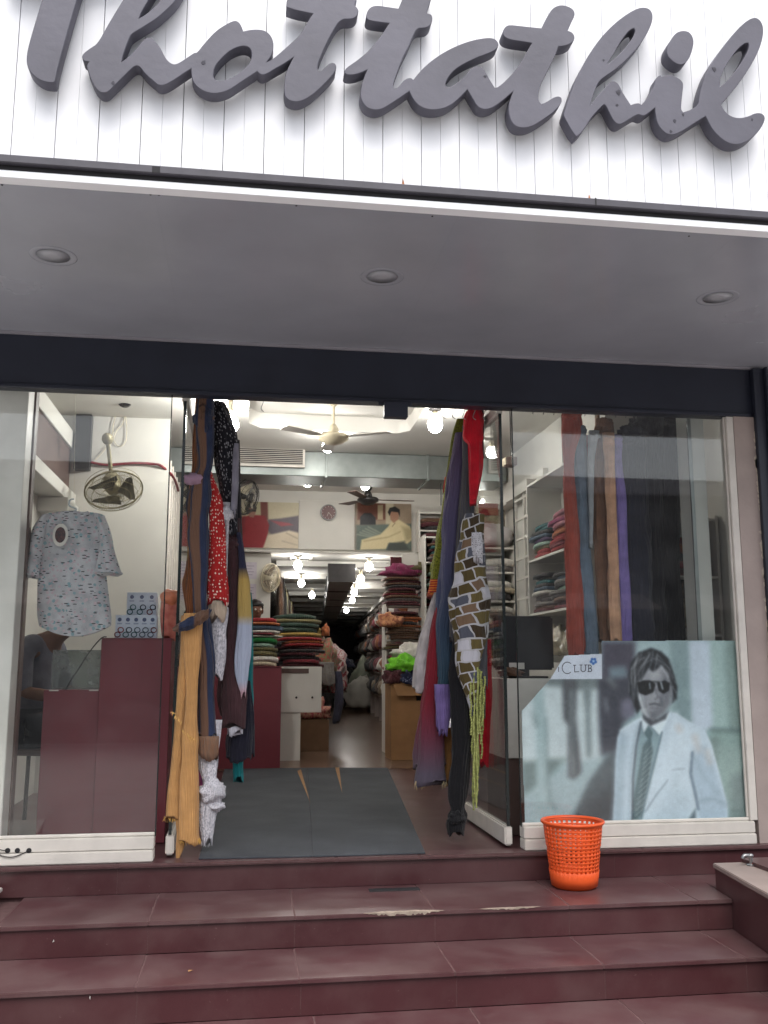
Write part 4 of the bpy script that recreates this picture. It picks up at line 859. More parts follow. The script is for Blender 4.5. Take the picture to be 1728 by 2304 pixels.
# steel rails the scarves hang from, just behind the header
for x0, x1, lab in ((-.42, .12, 'steel rail with hooks above the left scarves'), (1.05, 1.47, 'steel rail with hooks above the right scarves')):
    t = thing('hanging_rail', lab, 'rail', ((x0 + x1) / 2, .2, 2.6))
    obj('bar', MB().tube([(x0, .2, 2.6), (x1, .2, 2.6)], .011, 8), M_steel, t)
    for i in range(6):
        x = x0 + .05 + i * (x1 - x0 - .1) / 5
        obj('hook', MB().tube(smooth_path([(x, .2, 2.612), (x + .012, .18, 2.6), (x + .004, .19, 2.55), (x - .012, .2, 2.5), (x + .003, .19, 2.48)], 4), .0025, 5), M_steel, t)
    for x in (x0 + .02, x1 - .02): obj('stem', MB().tube([(x, .2, 2.6), (x, .2, CZ - .002)], .008, 6), M_steel, t)
    rebase(t)
# --- right window fabrics
FB = [('rust red fabric length at the left of the window rail', [(880, 1216, 1250), (930, 1218, 1252), (1000, 1217, 1240), (1200, 1222, 1250), (1420, 1229, 1262)], .36, C(164, 74, 60)),
 ('slate blue fabric length beside the rust red one', [(920, 1236, 1264), (1000, 1236, 1268), (1200, 1246, 1276), (1420, 1260, 1294)], .42, C(112, 128, 146)),
 ('dusty pink narrow fabric length among the hanging fabrics', [(940, 1258, 1276), (1050, 1262, 1280), (1180, 1266, 1280)], .5, C(150, 84, 92)),
 ('pale grey twisted narrow fabric length', [(930, 1274, 1294), (1000, 1271, 1284), (1080, 1272, 1282), (1180, 1274, 1280)], .38, C(176, 182, 188)),
 ('brown fabric length in the middle of the window rail', [(905, 1290, 1320), (960, 1280, 1322), (1100, 1281, 1316), (1250, 1290, 1318), (1386, 1296, 1328)], .45, C(134, 96, 74)),
 ('tan crinkled fabric length next to the brown one', [(935, 1304, 1326), (1000, 1306, 1328), (1150, 1312, 1334), (1386, 1320, 1343)], .38, C(214, 166, 134)),
 ('purple fabric length next to the tan one', [(940, 1326, 1346), (1000, 1326, 1346), (1100, 1332, 1354), (1250, 1334, 1360), (1386, 1338, 1368)], .4, C(138, 120, 188)),
 ('navy fabric length right of the purple one', [(930, 1338, 1392), (1100, 1345, 1398), (1250, 1352, 1408), (1387, 1362, 1412)], .42, C(34, 36, 52)),
 ('black fabric length in the right half of the window', [(905, 1370, 1432), (1100, 1380, 1430), (1387, 1394, 1440)], .5, C(26, 26, 36)),
 ('dark brown fabric length between the black ones', [(905, 1412, 1450), (1100, 1410, 1440), (1387, 1426, 1458)], .58, C(58, 40, 36)),
 ('black fabric length nearest the right pilaster', [(890, 1430, 1496), (1000, 1428, 1476), (1200, 1434, 1466), (1387, 1444, 1480)], .5, C(24, 24, 30))]
for i, (lab, rows, Y, c_) in enumerate(FB):
    kn = [((rows[0][1] + rows[0][2]) / 2, rows[0][0] + 12, (rows[0][2] - rows[0][1]) * .62, .8)]
    scarf('hanging_fabric', lab, rows, Y, K('window fabric %d' % i, c_), 'fabric', folds=6 if i % 2 else 5, depth=.35, amp=.2, seed=50 + i, group=G3, knots=kn)
scarf('hanging_fabric', 'short black bundle beside the right pilaster top', [(885, 1462, 1506), (960, 1462, 1500), (1040, 1466, 1500), (1095, 1470, 1496)], .62, K('short black bundle', C(24, 24, 32)), 'fabric', 6, .35, .2, 64, G3)
t = thing('hanging_rail', 'dark rail carrying the fabric lengths in the right window', 'rail', (2.2, .45, 2.66))
obj('bar', MB().tube([(1.75, .45, 2.66), (2.95, .45, 2.66)], .012, 8), M_dkmetal, t)
for x in (1.78, 2.92): obj('stem', MB().tube([(x, .45, 2.66), (x, .45, CZ - .002)], .008, 6), M_dkmetal, t)
for i in range(16): obj('hook', MB().tube(smooth_path([(1.8 + i * .07, .45, 2.675), (1.812 + i * .07, .435, 2.66), (1.8 + i * .07, .44, 2.6)], 4), .003, 5), M_steel, t)
rebase(t)

# ------------------------------------------------------------------ printed shirt in the left window
M_shirt = cloth('printed shirt', C(178, 178, 182)); n, l = M_shirt.node_tree.nodes, M_shirt.node_tree.links
b = n['Principled BSDF']; tc = n.new('ShaderNodeTexCoord')
def vlayer(prev, scale, rot, thr, colr, sc=(1, 1, 1)):
    mp = n.new('ShaderNodeMapping'); mp.inputs['Rotation'].default_value = (0, R(rot), 0); mp.inputs['Scale'].default_value = tuple(scale * s for s in sc); l.new(tc.outputs['Object'], mp.inputs[0])
    v = n.new('ShaderNodeTexVoronoi'); v.inputs['Scale'].default_value = 1; v.inputs['Randomness'].default_value = .7; l.new(mp.outputs[0], v.inputs['Vector'])
    lt_ = n.new('ShaderNodeMath'); lt_.operation = 'LESS_THAN'; lt_.inputs[1].default_value = thr; l.new(v.outputs['Distance'], lt_.inputs[0])
    mx = n.new('ShaderNodeMix'); mx.data_type = 'RGBA'; i_ = [s for s in mx.inputs if s.type == 'RGBA']; l.new(lt_.outputs[0], mx.inputs[0]); l.new(prev, i_[0]); i_[1].default_value = (*colr, 1)
    return [s for s in mx.outputs if s.type == 'RGBA'][0]
s_ = b.inputs['Base Color'].links[0].from_socket
s_ = vlayer(s_, 27, 20, .27, C(130, 160, 166)); s_ = vlayer(s_, 36, 50, .3, C(190, 170, 176)); s_ = vlayer(s_, 30, -42, .24, C(62, 60, 66), (.6, 1, 2.6))
l.new(s_, b.inputs['Base Color'])
SY = .3
sh = thing('printed_shirt', 'pale grey short sleeved shirt with small teal and dark print, on a hanger', 'shirt', W(160 * DS, 1105 * DS, SY))
def sheet(polyL, polyR, Y, depth, seed, nx=24, k=DS, flare=0):
    """cloth body between a left and a right outline (pixel rows), front and back bulging apart"""
    mb = MB(); m = len(polyL); nn = nx + 1
    for sgn in (-1, 1):
        for i in range(m):
            A = W(polyL[i][0] * k, polyL[i][1] * k, Y); B = W(polyR[i][0] * k, polyR[i][1] * k, Y)
            for j in range(nn):
                t = j / nx; p = A.lerp(B, t); e = math.sin(math.pi * t) ** .6
                p.z -= flare * math.sin(math.pi * t) * max(0, (i / (m - 1) - .8) / .2) if flare else 0
                f = .5 + .5 * mnoise.noise(Vector((p.x * 11 + seed, p.z * 4, sgn * 3))) + .35 * mnoise.noise(Vector((p.x * 26 + p.z * 14, seed, p.z * 9)))
                mb.v.append((p.x, Y + sgn * depth * e * (.6 + .8 * f) + .006 * math.sin(p.x * 40 + p.z * 14), p.z))
    o = m * nn
    for i in range(m - 1):
        for j in range(nx):
            a = i * nn + j; mb.f.append((a, a + nn, a + nn + 1, a + 1)); mb.f.append((o + a, o + a + 1, o + a + nn + 1, o + a + nn))
    return mb
def dens(rows, k=4):
    return [(p.x, p.y) for p in smooth_path([(a, b_, 0) for a, b_ in rows], k)]
bl = dens([(112, 1108), (92, 1113), (82, 1140), (82, 1220), (81, 1280), (80, 1325), (82, 1342), (84, 1352)]); br = dens([(190, 1106), (218, 1112), (226, 1140), (228, 1220), (234, 1280), (240, 1325), (241, 1340), (240, 1352)])
obj('body', sheet(bl, br, SY, .05, 1, flare=.06), M_shirt, sh, smooth=True)
slv = []
slv.append(obj('sleeve', sheet(dens([(202, 1110), (210, 1140), (214, 1180), (208, 1215), (204, 1236)]), dens([(226, 1114), (240, 1150), (248, 1190), (257, 1220), (264, 1240)]), SY - .03, .05, 2, 14), M_shirt, sh, smooth=True))
slv.append(obj('sleeve', sheet(dens([(92, 1114), (70, 1140), (64, 1180), (60, 1215), (50, 1240)]), dens([(112, 1112), (100, 1140), (94, 1180), (88, 1215), (84, 1246)]), SY - .03, .045, 3, 10), M_shirt, sh, smooth=True))
for x0, y0, x1, y1 in ((204, 1236, 264, 1240), (50, 1240, 84, 1246)):
    aa, bb_ = W(x0 * DS, y0 * DS, SY - .03), W(x1 * DS, y1 * DS, SY - .03)
    obj('cuff', MB().tube([aa.lerp(bb_, i_ / 6) + Vector((0, -.012 * math.sin(i_ * 1.1), .004 * math.sin(i_ * 2.3))) for i_ in range(7)], [.008, .014, .017, .016, .017, .014, .008], 8), M_shirt, slv[0 if x0 > 100 else 1], smooth=True)
cpts = [W(x * DS, y * DS, SY - .03) for x, y in ((118, 1112), (140, 1120), (165, 1118), (192, 1108))]
obj('collar', MB().tube(smooth_path(cpts, 6), .014, 8), M_shirt, sh, smooth=True)
hz = W(168 * DS, 1092 * DS, SY)
obj('hanger', MB().tube(smooth_path([W(95 * DS, 1122 * DS, SY), W(150 * DS, 1108 * DS, SY), W(165 * DS, 1100 * DS, SY), W(150 * DS, 1092 * DS, SY), W(152 * DS, 1080 * DS, SY), W(160 * DS, 1078 * DS, SY)], 5), .005, 6), mat('clear hanger', C(190, 200, 205), .15, .05, 9), sh, smooth=True)
tgp = W(131 * DS, 1156 * DS, SY - .07)
tgo = obj('size_tag', MB().tube([(tgp.x, SY - .075, tgp.z), (tgp.x, SY - .078, tgp.z)], .052, 28), M_whitep, sh); tgo.data.transform(Matrix.Translation((tgp.x, 0, tgp.z)) @ Matrix.Diagonal((.8, 1, 1.25, 1)) @ Matrix.Translation((-tgp.x, 0, -tgp.z)))
tgi = obj('tag_window', MB().tube([(tgp.x, SY - .079, tgp.z), (tgp.x, SY - .081, tgp.z)], .036, 24), mat('tag print', C(90, 50, 48), .5, .5, 60, base2=C(40, 34, 40)), tgo); tgi.data.transform(Matrix.Translation((tgp.x, 0, tgp.z)) @ Matrix.Diagonal((.8, 1, 1.25, 1)) @ Matrix.Translation((-tgp.x, 0, -tgp.z)))
obj('hanging_line', MB().tube([W(160 * DS, 1078 * DS, SY), W(163 * DS, 830 * DS, SY)], .0012, 4), M_cream, sh)
rebase(sh)
# ------------------------------------------------------------------ folded cloth and shelving
PAL = {'red': (178, 40, 44), 'crimson': (142, 30, 46), 'maroon': (96, 36, 46), 'orange': (206, 104, 50), 'pink': (206, 120, 140), 'magenta': (168, 50, 104), 'green': (36, 112, 56), 'dark green': (36, 62, 50),
       'mint': (160, 196, 176), 'teal': (34, 106, 112), 'slate blue': (78, 98, 120), 'navy': (36, 42, 72), 'white': (212, 208, 200), 'cream': (214, 198, 166), 'beige': (180, 156, 122), 'brown': (112, 78, 56),
       'grey': (134, 130, 126), 'charcoal': (58, 56, 58), 'black': (26, 25, 28), 'olive': (112, 104, 62), 'mustard': (180, 142, 58), 'purple': (96, 70, 120), 'lime': (110, 190, 44)}
PAL = {k: tuple(.86 * (x * .84 + .16 * sum(v) / 3) for x in v) if k not in ('lime', 'green', 'white') else v for k, v in PAL.items()}
def FM(c):
    q = random.Random(c); r, g, b_ = PAL[c]
    return cloth('folded ' + c, C(r, g, b_), 'noise', C(min(255, r * .72 + 30), min(255, g * .72 + 26), min(255, b_ * .72 + 24)), 45) if c not in ('white', 'cream', 'red', 'green', 'slate blue', 'black', 'lime') else cloth('folded ' + c, C(r, g, b_))
FOLD = {}
def fold_mesh(w, d, h, seed, axis='x'):
    """one folded length of cloth: rounded folds at the front, soft layered edge"""
    key = (round(w, 2), round(d, 2), round(h, 3), seed % 3, axis)
    if key in FOLD: return FOLD[key]
    mb = MB(); mb.uv = []; nx = 7; q = random.Random(seed)
    prof = [(-.5, -.1), (-.5, .18), (-.47, .4), (-.4, .5), (0, .5), (.5, .46), (.5, -.46), (0, -.5), (-.4, -.5), (-.47, -.38)]
    for i in range(nx + 1):
        t = i / nx; e = 1 - .10 * (abs(2 * t - 1) ** 6)
        for k, (py, pz) in enumerate(prof):
            j = .06 * mnoise.noise(Vector((t * 3 + seed, py * 2, pz * 2)))
            x = (t - .5) * w; y = py * d * e + j * .15 * d; z = pz * h * (e if pz > 0 else 1) + h * .5 + (j * h * 2.4 if pz > 0 else 0) - .35 * h * abs(2 * t - 1) ** 4
            mb.v.append((x, y, z) if axis == 'x' else (-y, x, z)); mb.uv.append((x * 1.0, y + z))
    n = len(prof)
    for i in range(nx):
        for k in range(n): mb.f.append((i * n + k, i * n + (k + 1) % n, (i + 1) * n + (k + 1) % n, (i + 1) * n + k))
    mb.f.append(tuple(range(n))[::-1]); mb.f.append(tuple(nx * n + k for k in range(n)))
    me = mb.mesh('folded_fabric'); me.polygons.foreach_set('use_smooth', [True] * len(me.polygons)); FOLD[key] = me; return me
ORD = ['lowest', 'second', 'third', 'fourth', 'fifth', 'sixth', 'seventh', 'eighth', 'ninth', 'tenth', 'eleventh', 'twelfth', 'thirteenth', 'fourteenth', 'fifteenth', 'sixteenth']
def stack(cx, cy, z0, w, d, items, where, group, axis='x', seed=0, jit=.03):
    z = z0; q = random.Random(seed); n = len(items)
    for i, (c, h) in enumerate(items):
        ww, dd = w * q.choice((.85, .92, 1, 1.06)), d * q.choice((.94, 1))
        me = fold_mesh(ww, dd, h, seed + i, axis).copy(); me.materials.clear(); me.materials.append(FM(c))
        o = bpy.data.objects.new('folded_fabric', me); col.objects.link(o)
        o.location = (cx + q.uniform(-jit, jit), cy + q.uniform(-jit, jit), z + .0006); o.rotation_euler = (0, 0, q.uniform(-.1, .1))
        pos = 'topmost' if i == n - 1 and n > 1 else (ORD[i] + (' from bottom' if i else ''))
        tag(o, f'{c} folded fabric, {pos} {where}', 'fabric', group); z += h
    return z
def heap(name, label, c, r, m, seed, cat='cloth', jit=.7, group=None, n=26):
    mb = MB().ball((0, 0, 0), r, n, n // 2, jit, seed); mb.v = [(x, y, max(z, -r[2] * .55)) for x, y, z in mb.v]
    for i, (x, y, z) in enumerate(mb.v):
        j = mnoise.noise(Vector((x * 14 + seed, y * 14, z * 14))) * .16 + mnoise.noise(Vector((x * 34, y * 34 + seed, z * 34))) * .06
        mb.v[i] = (x * (1 + j), y * (1 + j), z * (1 + j) if z > -r[2] * .54 else z)
    mb.uv = [(x, z + y) for x, y, z in mb.v]
    o = obj(name, mb, m, smooth=True); o.location = c; return tag(o, label, cat, group)
# left counter
ct = thing('sales_counter', 'maroon laminate counter with a low and a high section behind left window', 'counter', (-.8, .75, 0))
obj('low_section', MB().box(-1.145, -.836, .5, 1.0, 0, .86), M_lam, ct, bevel=.003)
obj('high_section', MB().box(-.834, -.432, .48, 1.0, 0, 1.152), M_lam, ct, bevel=.003)
obj('worktop', MB().box(-.838, -.43, .478, 1.002, 1.1525, 1.158), M_lam, ct)
gs = obj('glass_screen', MB().box(-1.13, -.838, .62, .628, .861, 1.09), glass_mat('grey screen', (.55, .6, .58), .25), ct)
for px in (121, 211): p = W(px, 1546, .49); obj('label_strip', MB().box(p.x - .026, p.x + .026, .495, .4985, .853, .8595), M_whitep, ct)
rebase(ct)
wp = [W(x, y, .47) for x, y in ((240, 1433), (228, 1436), (205, 1462), (180, 1500), (160, 1530), (148, 1552))]
tag(obj('counter_cable', MB().tube(smooth_path(wp), .0035, 6), M_wire), 'black cable running down over the low counter section', 'cable')
def hanky_box(px0, px1, py0, py1, Y, z0, label, seed):
    a, b_ = W(px0 * DS, py0 * DS, Y), W(px1 * DS, py1 * DS, Y)
    t = thing('handkerchief_box', label, 'box', ((a.x + b_.x) / 2, Y, z0), group='handkerchief boxes on the counter')
    h = a.z - b_.z; w = b_.x - a.x
    obj('carton', MB().box(-w / 2, w / 2, 0, .1, 0.001, h), mat('pale blue carton', C(196, 206, 222), .5, .04, 8), t, bevel=.002)
    q = random.Random(seed); nn = max(3, int(w / .045))
    for i in range(nn):
        x = -w / 2 + w * (i + .5) / nn
        obj('print_mark', MB().tube([(x, -.0008, h * .8), (x, -.002, h * .8)], .012, 12), mat('blue print', C(70, 84, 120), .5, .2, 80), t)
        obj('print_line', MB().box(x - .014, x + .014, -.0015, -.0003, h * .60, h * .66), mat('pale print', C(150, 160, 185), .5, .1, 80), t)
        for k in range(2):
            cname = q.choice(('teal', 'crimson', 'navy', 'slate blue', 'red')); zz = h * (.16 + .2 * k); xx = x + (k - .5) * .018
            obj('ring_print', MB().tube([(xx + .016 * math.cos(u), -.002, zz + .016 * math.sin(u) * .9) for u in [2 * math.pi * j / 16 for j in range(16)]], .0035, 4, True), FM(cname), t)
    return t
hanky_box(250, 337, 1330, 1381, .56, 1.158, 'lower wide handkerchief box with ring print on the high counter', 1)
hb = W(275 * DS, 1331 * DS, .64); hanky_box(275, 337, 1279, 1330, .64, 1.158, 'upper handkerchief box with ring print standing behind the lower one', 2).location.z = W(300 * DS, 1330 * DS, .64).z
box('carton_support', (-.78, -.55, .665, .76, 1.1585, W(300 * DS, 1330 * DS, .64).z), M_whitep, label='plain white carton hidden under the upper handkerchief box', cat='box')
pk = thing('wrapped_bundle', 'pink orange plastic wrapped garment bundle at the counter end', 'bundle', W(366 * DS, 1380 * DS, .6))
mb, sm = drape([(1278, 356, 376), (1292, 350, 384), (1330, 346, 388), (1365, 346, 386), (1380, 348, 386)], .6, 3, .6, .12, 71)
obj('bag', mb, mat('pink wrap', C(206, 128, 110), .3, .25, 16, .6, 30, base2=C(170, 76, 66)), pk, smooth=True)
p = W(368 * DS, 1290 * DS, .58); obj('top_fold', MB().ball((p.x, .57, p.z), (.06, .05, .045), 18, 12, .4, 4), mat('salmon wrap', C(214, 130, 96), .3, .2, 16, .5, 30), pk, smooth=True)
p = W(386 * DS, 1335 * DS, .6); obj('dark_tag', MB().ball((p.x, .6, p.z), (.045, .03, .07), 14, 10, .3, 5), FM('dark green'), pk, smooth=True)
rebase(pk)
# left grille and the fabric rack behind it
gr = thing('metal_grille', 'white metal bar grille beside the left fabric rack', 'grille', (-.68, 3.4, 1.4))
for i in range(7): obj('vertical_bar', MB().tube([(-.68, 2.9 + i * .24, 1.4), (-.68, 2.9 + i * .24, 2.75)], .011, 6), M_whitep, gr)
for i in range(8): obj('cross_bar', MB().tube([(-.692, 2.88, 1.42 + i * .187), (-.692, 4.38, 1.42 + i * .187)], .009, 6), M_whitep, gr)
rebase(gr)
def rack(name, label, x0, x1, y0, y1, zs, m=M_whitep, th=.02, cat='rack', back=True, sides=True):
    t = thing(name, label, cat, ((x0 + x1) / 2, (y0 + y1) / 2, 0))
    if sides:
        for a in (x0, x1 - th): obj('upright', MB().box(a, a + th, y0, y1, min(zs) if min(zs) > .5 else .002, max(zs) + .02), m, t)
    for z in zs: obj('shelf_board', MB().box(x0 + (th if sides else 0), x1 - (th if sides else 0), y0 + .002, y1, z - .018, z), m, t)
    if back: obj('back_panel', MB().box(x0 + th, x1 - th, y1 - .012, y1 - .001, min(zs), max(zs) + .02), m, t)
    rebase(t); return t
rack('fabric_rack', 'left wall fabric rack behind the white grille', -1.4, -.76, 2.95, 4.5, [1.2, 1.6, 2.0, 2.4, 2.75])
sq = random.Random(31); cols = list(PAL)
for li, z in enumerate((1.2, 1.6, 2.0, 2.4)):
    for bi, y in enumerate((3.2, 3.7, 4.2)):
        stack(-.96, y, z, .42, .3, [(sq.choice(('maroon', 'brown', 'mustard', 'grey', 'crimson', 'pink', 'white', 'charcoal', 'orange')), .07) for _ in range(4)], f'on {["lowest", "second", "third", "top"][li]} shelf, {["near", "middle", "far"][bi]} pile, left rack', 'folded fabrics on the left rack', 'y', li * 7 + bi)
# middle counters
mc = thing('sales_counter', 'maroon laminate counter in the middle of the shop', 'counter', (0, 4.6, 0))
obj('body', MB().box(-.55, .362, 4.3, 4.95, .002, .98), M_lam, mc, bevel=.003); obj('worktop', MB().box(-.56, .366, 4.29, 4.96, .981, .99), M_lam, mc); rebase(mc)
wc = thing('white_counter', 'white counter with overhanging drawer box beside the maroon counter', 'counter', (.6, 5.3, 0))
obj('pedestal', MB().box(.372, .60, 5.02, 5.6, .002, .50), M_wall, wc); obj('drawer_box', MB().box(.372, .82, 5.0, 5.62, .501, .985), M_wall, wc, bevel=.004)
obj('handle_slot', MB().box(.39, .68, 4.992, 4.999, .915, .965), M_brown, wc); obj('knob', MB().ball((.72, 4.99, .66), .012), M_dkmetal, wc, smooth=True); obj('knob', MB().ball((.55, 4.99, .66), .012), M_dkmetal, wc, smooth=True); rebase(wc)
stack(.16, 4.55, .991, .34, .4, [('cream', .05), ('white', .05), ('olive', .05), ('olive', .04), ('mint', .045), ('green', .055), ('white', .022), ('crimson', .02), ('white', .03), ('slate blue', .05), ('orange', .03), ('red', .045)], 'in the tall pile on the maroon counter', 'folded fabrics piled on the maroon counter', seed=3)
stack(-.25, 4.6, .991, .36, .4, [('navy', .05), ('teal', .05), ('grey', .05), ('maroon', .05)], 'in the left pile on the maroon counter', 'folded fabrics piled on the maroon counter', seed=4)
stack(.60, 5.3, .986, .46, .4, [('maroon', .04), ('crimson', .04), ('charcoal', .04), ('maroon', .035), ('charcoal', .035), ('maroon', .03), ('red', .035), ('orange', .03), ('red', .035)], 'in the pile on the white counter', 'folded fabrics piled on the white counter', seed=5)
# left corridor table with cloth
tb = thing('display_table', 'long low display table heaped with cloth along the corridor', 'table', (.75, 7.6, 0))
obj('top', MB().box(.36, .98, 6.6, 9.6, .78, .81), M_brown, tb)
for x in (.4, .94):
    for y in (6.65, 9.55): obj('leg', MB().box(x - .02, x + .02, y - .02, y + .02, .002, .779), M_dkmetal, tb)
rebase(tb)
stack(.62, 6.85, .811, .62, .4, [('black', .06), ('charcoal', .06), ('maroon', .06), ('black', .07), ('crimson', .05), ('black', .06), ('charcoal', .06), ('black', .07), ('olive', .06), ('mustard', .05), ('dark green', .06), ('dark green', .06), ('olive', .05), ('dark green', .06)], 'in the dark green pile on the corridor table', 'folded fabrics on the corridor table', seed=6)
p = W(733, 1415, 6.9); heap('cloth_bundle', 'bright orange cloth bundle at the end of the dark pile', (p.x, 6.9, p.z - .04), (.05, .06, .09), FM('orange'), 3)
heap('cloth_bundle', 'mustard cloth bundle beside the orange one', (p.x - .12, 6.95, p.z - .07), (.07, .08, .09), FM('mustard'), 5)
heap('cloth_heap', 'floral and olive cloth heap on the corridor table', (1.0, 7.0, 1.02), (.2, .3, .26), cloth('floral cloth', C(112, 104, 74), 'noise', C(150, 70, 64), 30), 8)
heap('cloth_heap', 'pink and white cloth draped at the corridor table end', (1.2, 7.9, .85), (.2, .5, .4), cloth('pinkwhite', C(186, 170, 166), 'noise', C(150, 66, 76), 22), 9)
mb, sm = drape([(1450, 722, 738), (1490, 724, 742), (1530, 722, 740), (1560, 718, 734)], 6.7, 4, .5, .15, 81)
tag(obj('dark_trousers', mb, cloth('dark denim', C(58, 58, 74)), smooth=True), 'dark trousers hanging off the corridor table edge', 'trousers')
mb, sm = drape([(1430, 690, 722), (1455, 686, 720), (1478, 690, 722)], 6.5, 4, .4, .15, 82)
tag(obj('grey_garment', mb, FM('grey'), smooth=True), 'grey garment hanging over the corridor table end', 'garment')
cb = thing('carton', 'low brown carton of pink cloth below the corridor table', 'carton', (.85, 6.35, 0))
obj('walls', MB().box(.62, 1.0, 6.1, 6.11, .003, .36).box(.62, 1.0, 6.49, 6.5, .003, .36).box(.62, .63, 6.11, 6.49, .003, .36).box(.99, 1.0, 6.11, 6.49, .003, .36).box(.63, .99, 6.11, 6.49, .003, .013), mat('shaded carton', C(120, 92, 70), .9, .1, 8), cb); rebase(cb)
heap('cloth_heap', 'pink and cream cloth heaped in the low carton', (.82, 6.3, .45), (.19, .19, .14), cloth('pink cream', C(190, 140, 120), 'noise', C(170, 80, 84), 26), 10)
# right carton with clothes
rc = thing('carton', 'tall brown cardboard carton filled with clothes at right of the aisle', 'carton', (1.75, 5.1, 0))
obj('wall', MB().box(1.56, 2.0, 4.9, 4.908, .003, .84), M_card, rc); obj('wall', MB().box(1.56, 2.0, 5.33, 5.338, .003, .84), M_card, rc)
obj('wall', MB().box(1.56, 1.568, 4.9085, 5.3295, .003, .84), M_card, rc); obj('wall', MB().box(1.992, 2.0, 4.9085, 5.3295, .003, .84), M_card, rc); obj('base', MB().box(1.569, 1.991, 4.909, 5.329, .004, .012), M_card, rc)
obj('flap', MB().add([(1.57, 4.9, .84), (1.93, 4.9, .84), (1.88, 4.84, .68), (1.62, 4.84, .68), (1.57, 4.894, .838), (1.93, 4.894, .838), (1.88, 4.834, .678), (1.62, 4.834, .678)], [(0, 1, 2, 3), (7, 6, 5, 4), (0, 3, 7, 4), (1, 5, 6, 2), (3, 2, 6, 7)]), M_card, rc); rebase(rc)
p = W(905, 1475, 4.95)
heap('cloth_heap', 'lime green cloth heaped on the tall carton', (1.74, 5.05, .99), (.2, .17, .1), FM('lime'), 12)
heap('cloth_heap', 'white cloth heaped above the lime green cloth', (1.86, 5.2, 1.12), (.2, .15, .11), FM('white'), 13)
heap('cloth_heap', 'navy printed cloth spilling over the carton front', (1.78, 4.98, .86), (.18, .14, .13), cloth('navy print', C(40, 46, 74), 'speck', C(120, 124, 150), 40), 14)
heap('cloth_heap', 'maroon cloth spilling over the carton corner', (1.6, 4.98, .86), (.11, .13, .1), FM('maroon'), 15)
heap('cloth_heap', 'black cloth tail hanging on the carton front', (1.88, 4.93, .7), (.09, .05, .14), FM('black'), 16)
# right stacked rack
rack('fabric_rack', 'tall fabric rack piled full at the right of the aisle', 1.62, 2.5, 5.75, 6.0, [.5, .9, 1.3, 1.7], M_wall, back=False)
sets = (('brown', 'maroon', 'grey', 'charcoal'), ('crimson', 'grey', 'brown', 'olive', 'beige'), ('charcoal', 'orange', 'brown', 'maroon'), ('maroon', 'charcoal', 'crimson', 'brown', 'grey'))
for li, z in enumerate((.5, .9, 1.3, 1.7)):
    for bi, x in enumerate((1.84, 2.27)):
        stack(x, 5.82, z + .001, .38, .3, [(sq.choice(sets[li]), sq.choice((.026, .034))) for _ in range(11)], f'on {["lowest", "second", "third", "top"][li]} shelf, {["left", "right"][bi]} pile, aisle rack', 'folded fabrics in the aisle rack', 'x', 60 + li * 5 + bi, .03)
heap('cloth_heap', 'magenta cloth flung over the top of the aisle rack', (1.85, 5.8, 2.1), (.24, .18, .09), FM('magenta'), 17)
heap('cloth_heap', 'olive brown cloth on top of the aisle rack', (2.15, 5.8, 2.12), (.2, .18, .1), FM('olive'), 18)
heap('cloth_heap', 'orange cream cloth bulging from the aisle rack', (1.68, 5.72, 1.5), (.15, .12, .1), cloth('orange cream', C(196, 140, 100), 'noise', C(150, 90, 70), 20), 19)
# corridor shelves, right side
for bi in range(11):
    y = 6.6 + bi * 1.35; x = sx(2.0, y); MW = M_beige
    t = thing('wall_shelf', f'white shelf bay along the right corridor wall, {ORD[bi] if bi else "nearest"} from the front' if bi else 'white shelf bay along the right corridor wall, nearest the front', 'shelf', (x + .15, y, 0), group='shelf bays along the corridor')
    obj('upright', MB().box(x, x + .34, y, y + .018, .003, 2.1), MW, t)
    for z in (.45, .85, 1.25, 1.65, 2.05): obj('shelf_board', MB().prism([(x + .01, y + .031), (x + .33, y + .031), (x + .43, y + 1.34), (x + .11, y + 1.34)], z - .012, z), MW, t)
    rebase(t)
    for li, z in enumerate((.45, .85, 1.25, 1.65)):
        for k in range(2):
            yy = y + .36 + k * .62; xx = sx(2.0, yy) + .10
            nm = sq.choice(('brown', 'maroon', 'grey', 'beige', 'charcoal', 'orange', 'crimson', 'white'))
            o = heap('fabric_pile', f'{nm} fabric pile, {["lowest", "second", "third", "top"][li]} shelf, {["near", "far"][k]} half of {ORD[bi] if bi else "first"} corridor bay', (xx, yy, z + .14), (.2, .3, .17 + .04 * sq.random()), FM(nm), bi * 9 + li * 2 + k, 'fabric', .3, 'fabric piles on the corridor shelves', 14)
for bi in range(9):          # cloth heaped on the left of the aisle, going back
    y = 9.9 + bi * 1.15; nm = sq.choice(('maroon', 'grey', 'crimson', 'navy', 'brown', 'olive', 'teal', 'beige'))
    heap('cloth_heap', f'{nm} cloth heap on the left of the aisle, {ORD[bi] if bi else "first"} beyond the table', (sx(.55, y), y, .55), (.26, .5, .62 + .2 * sq.random()), FM(nm), 300 + bi, group='cloth heaps along the aisle')
for bi in range(14):         # garments hung along the dark left wall
    y = 6.9 + bi * .62; nm = sq.choice(('charcoal', 'black', 'maroon', 'navy', 'brown', 'olive', 'grey'))
    mb = MB().ball((0, 0, 0), (.05, .2, .42), 18, 12, .3, bi); mb.uv = [(y_, z_) for x_, y_, z_ in mb.v]
    o = obj('hung_garment', mb, FM(nm), smooth=True); o.location = (sx(.36, y), y, 1.72)
    tag(o, f'{nm} garment hung on the dark corridor wall, {ORD[bi] if bi else "nearest"} in the row', 'garment', 'garments on the dark corridor wall')
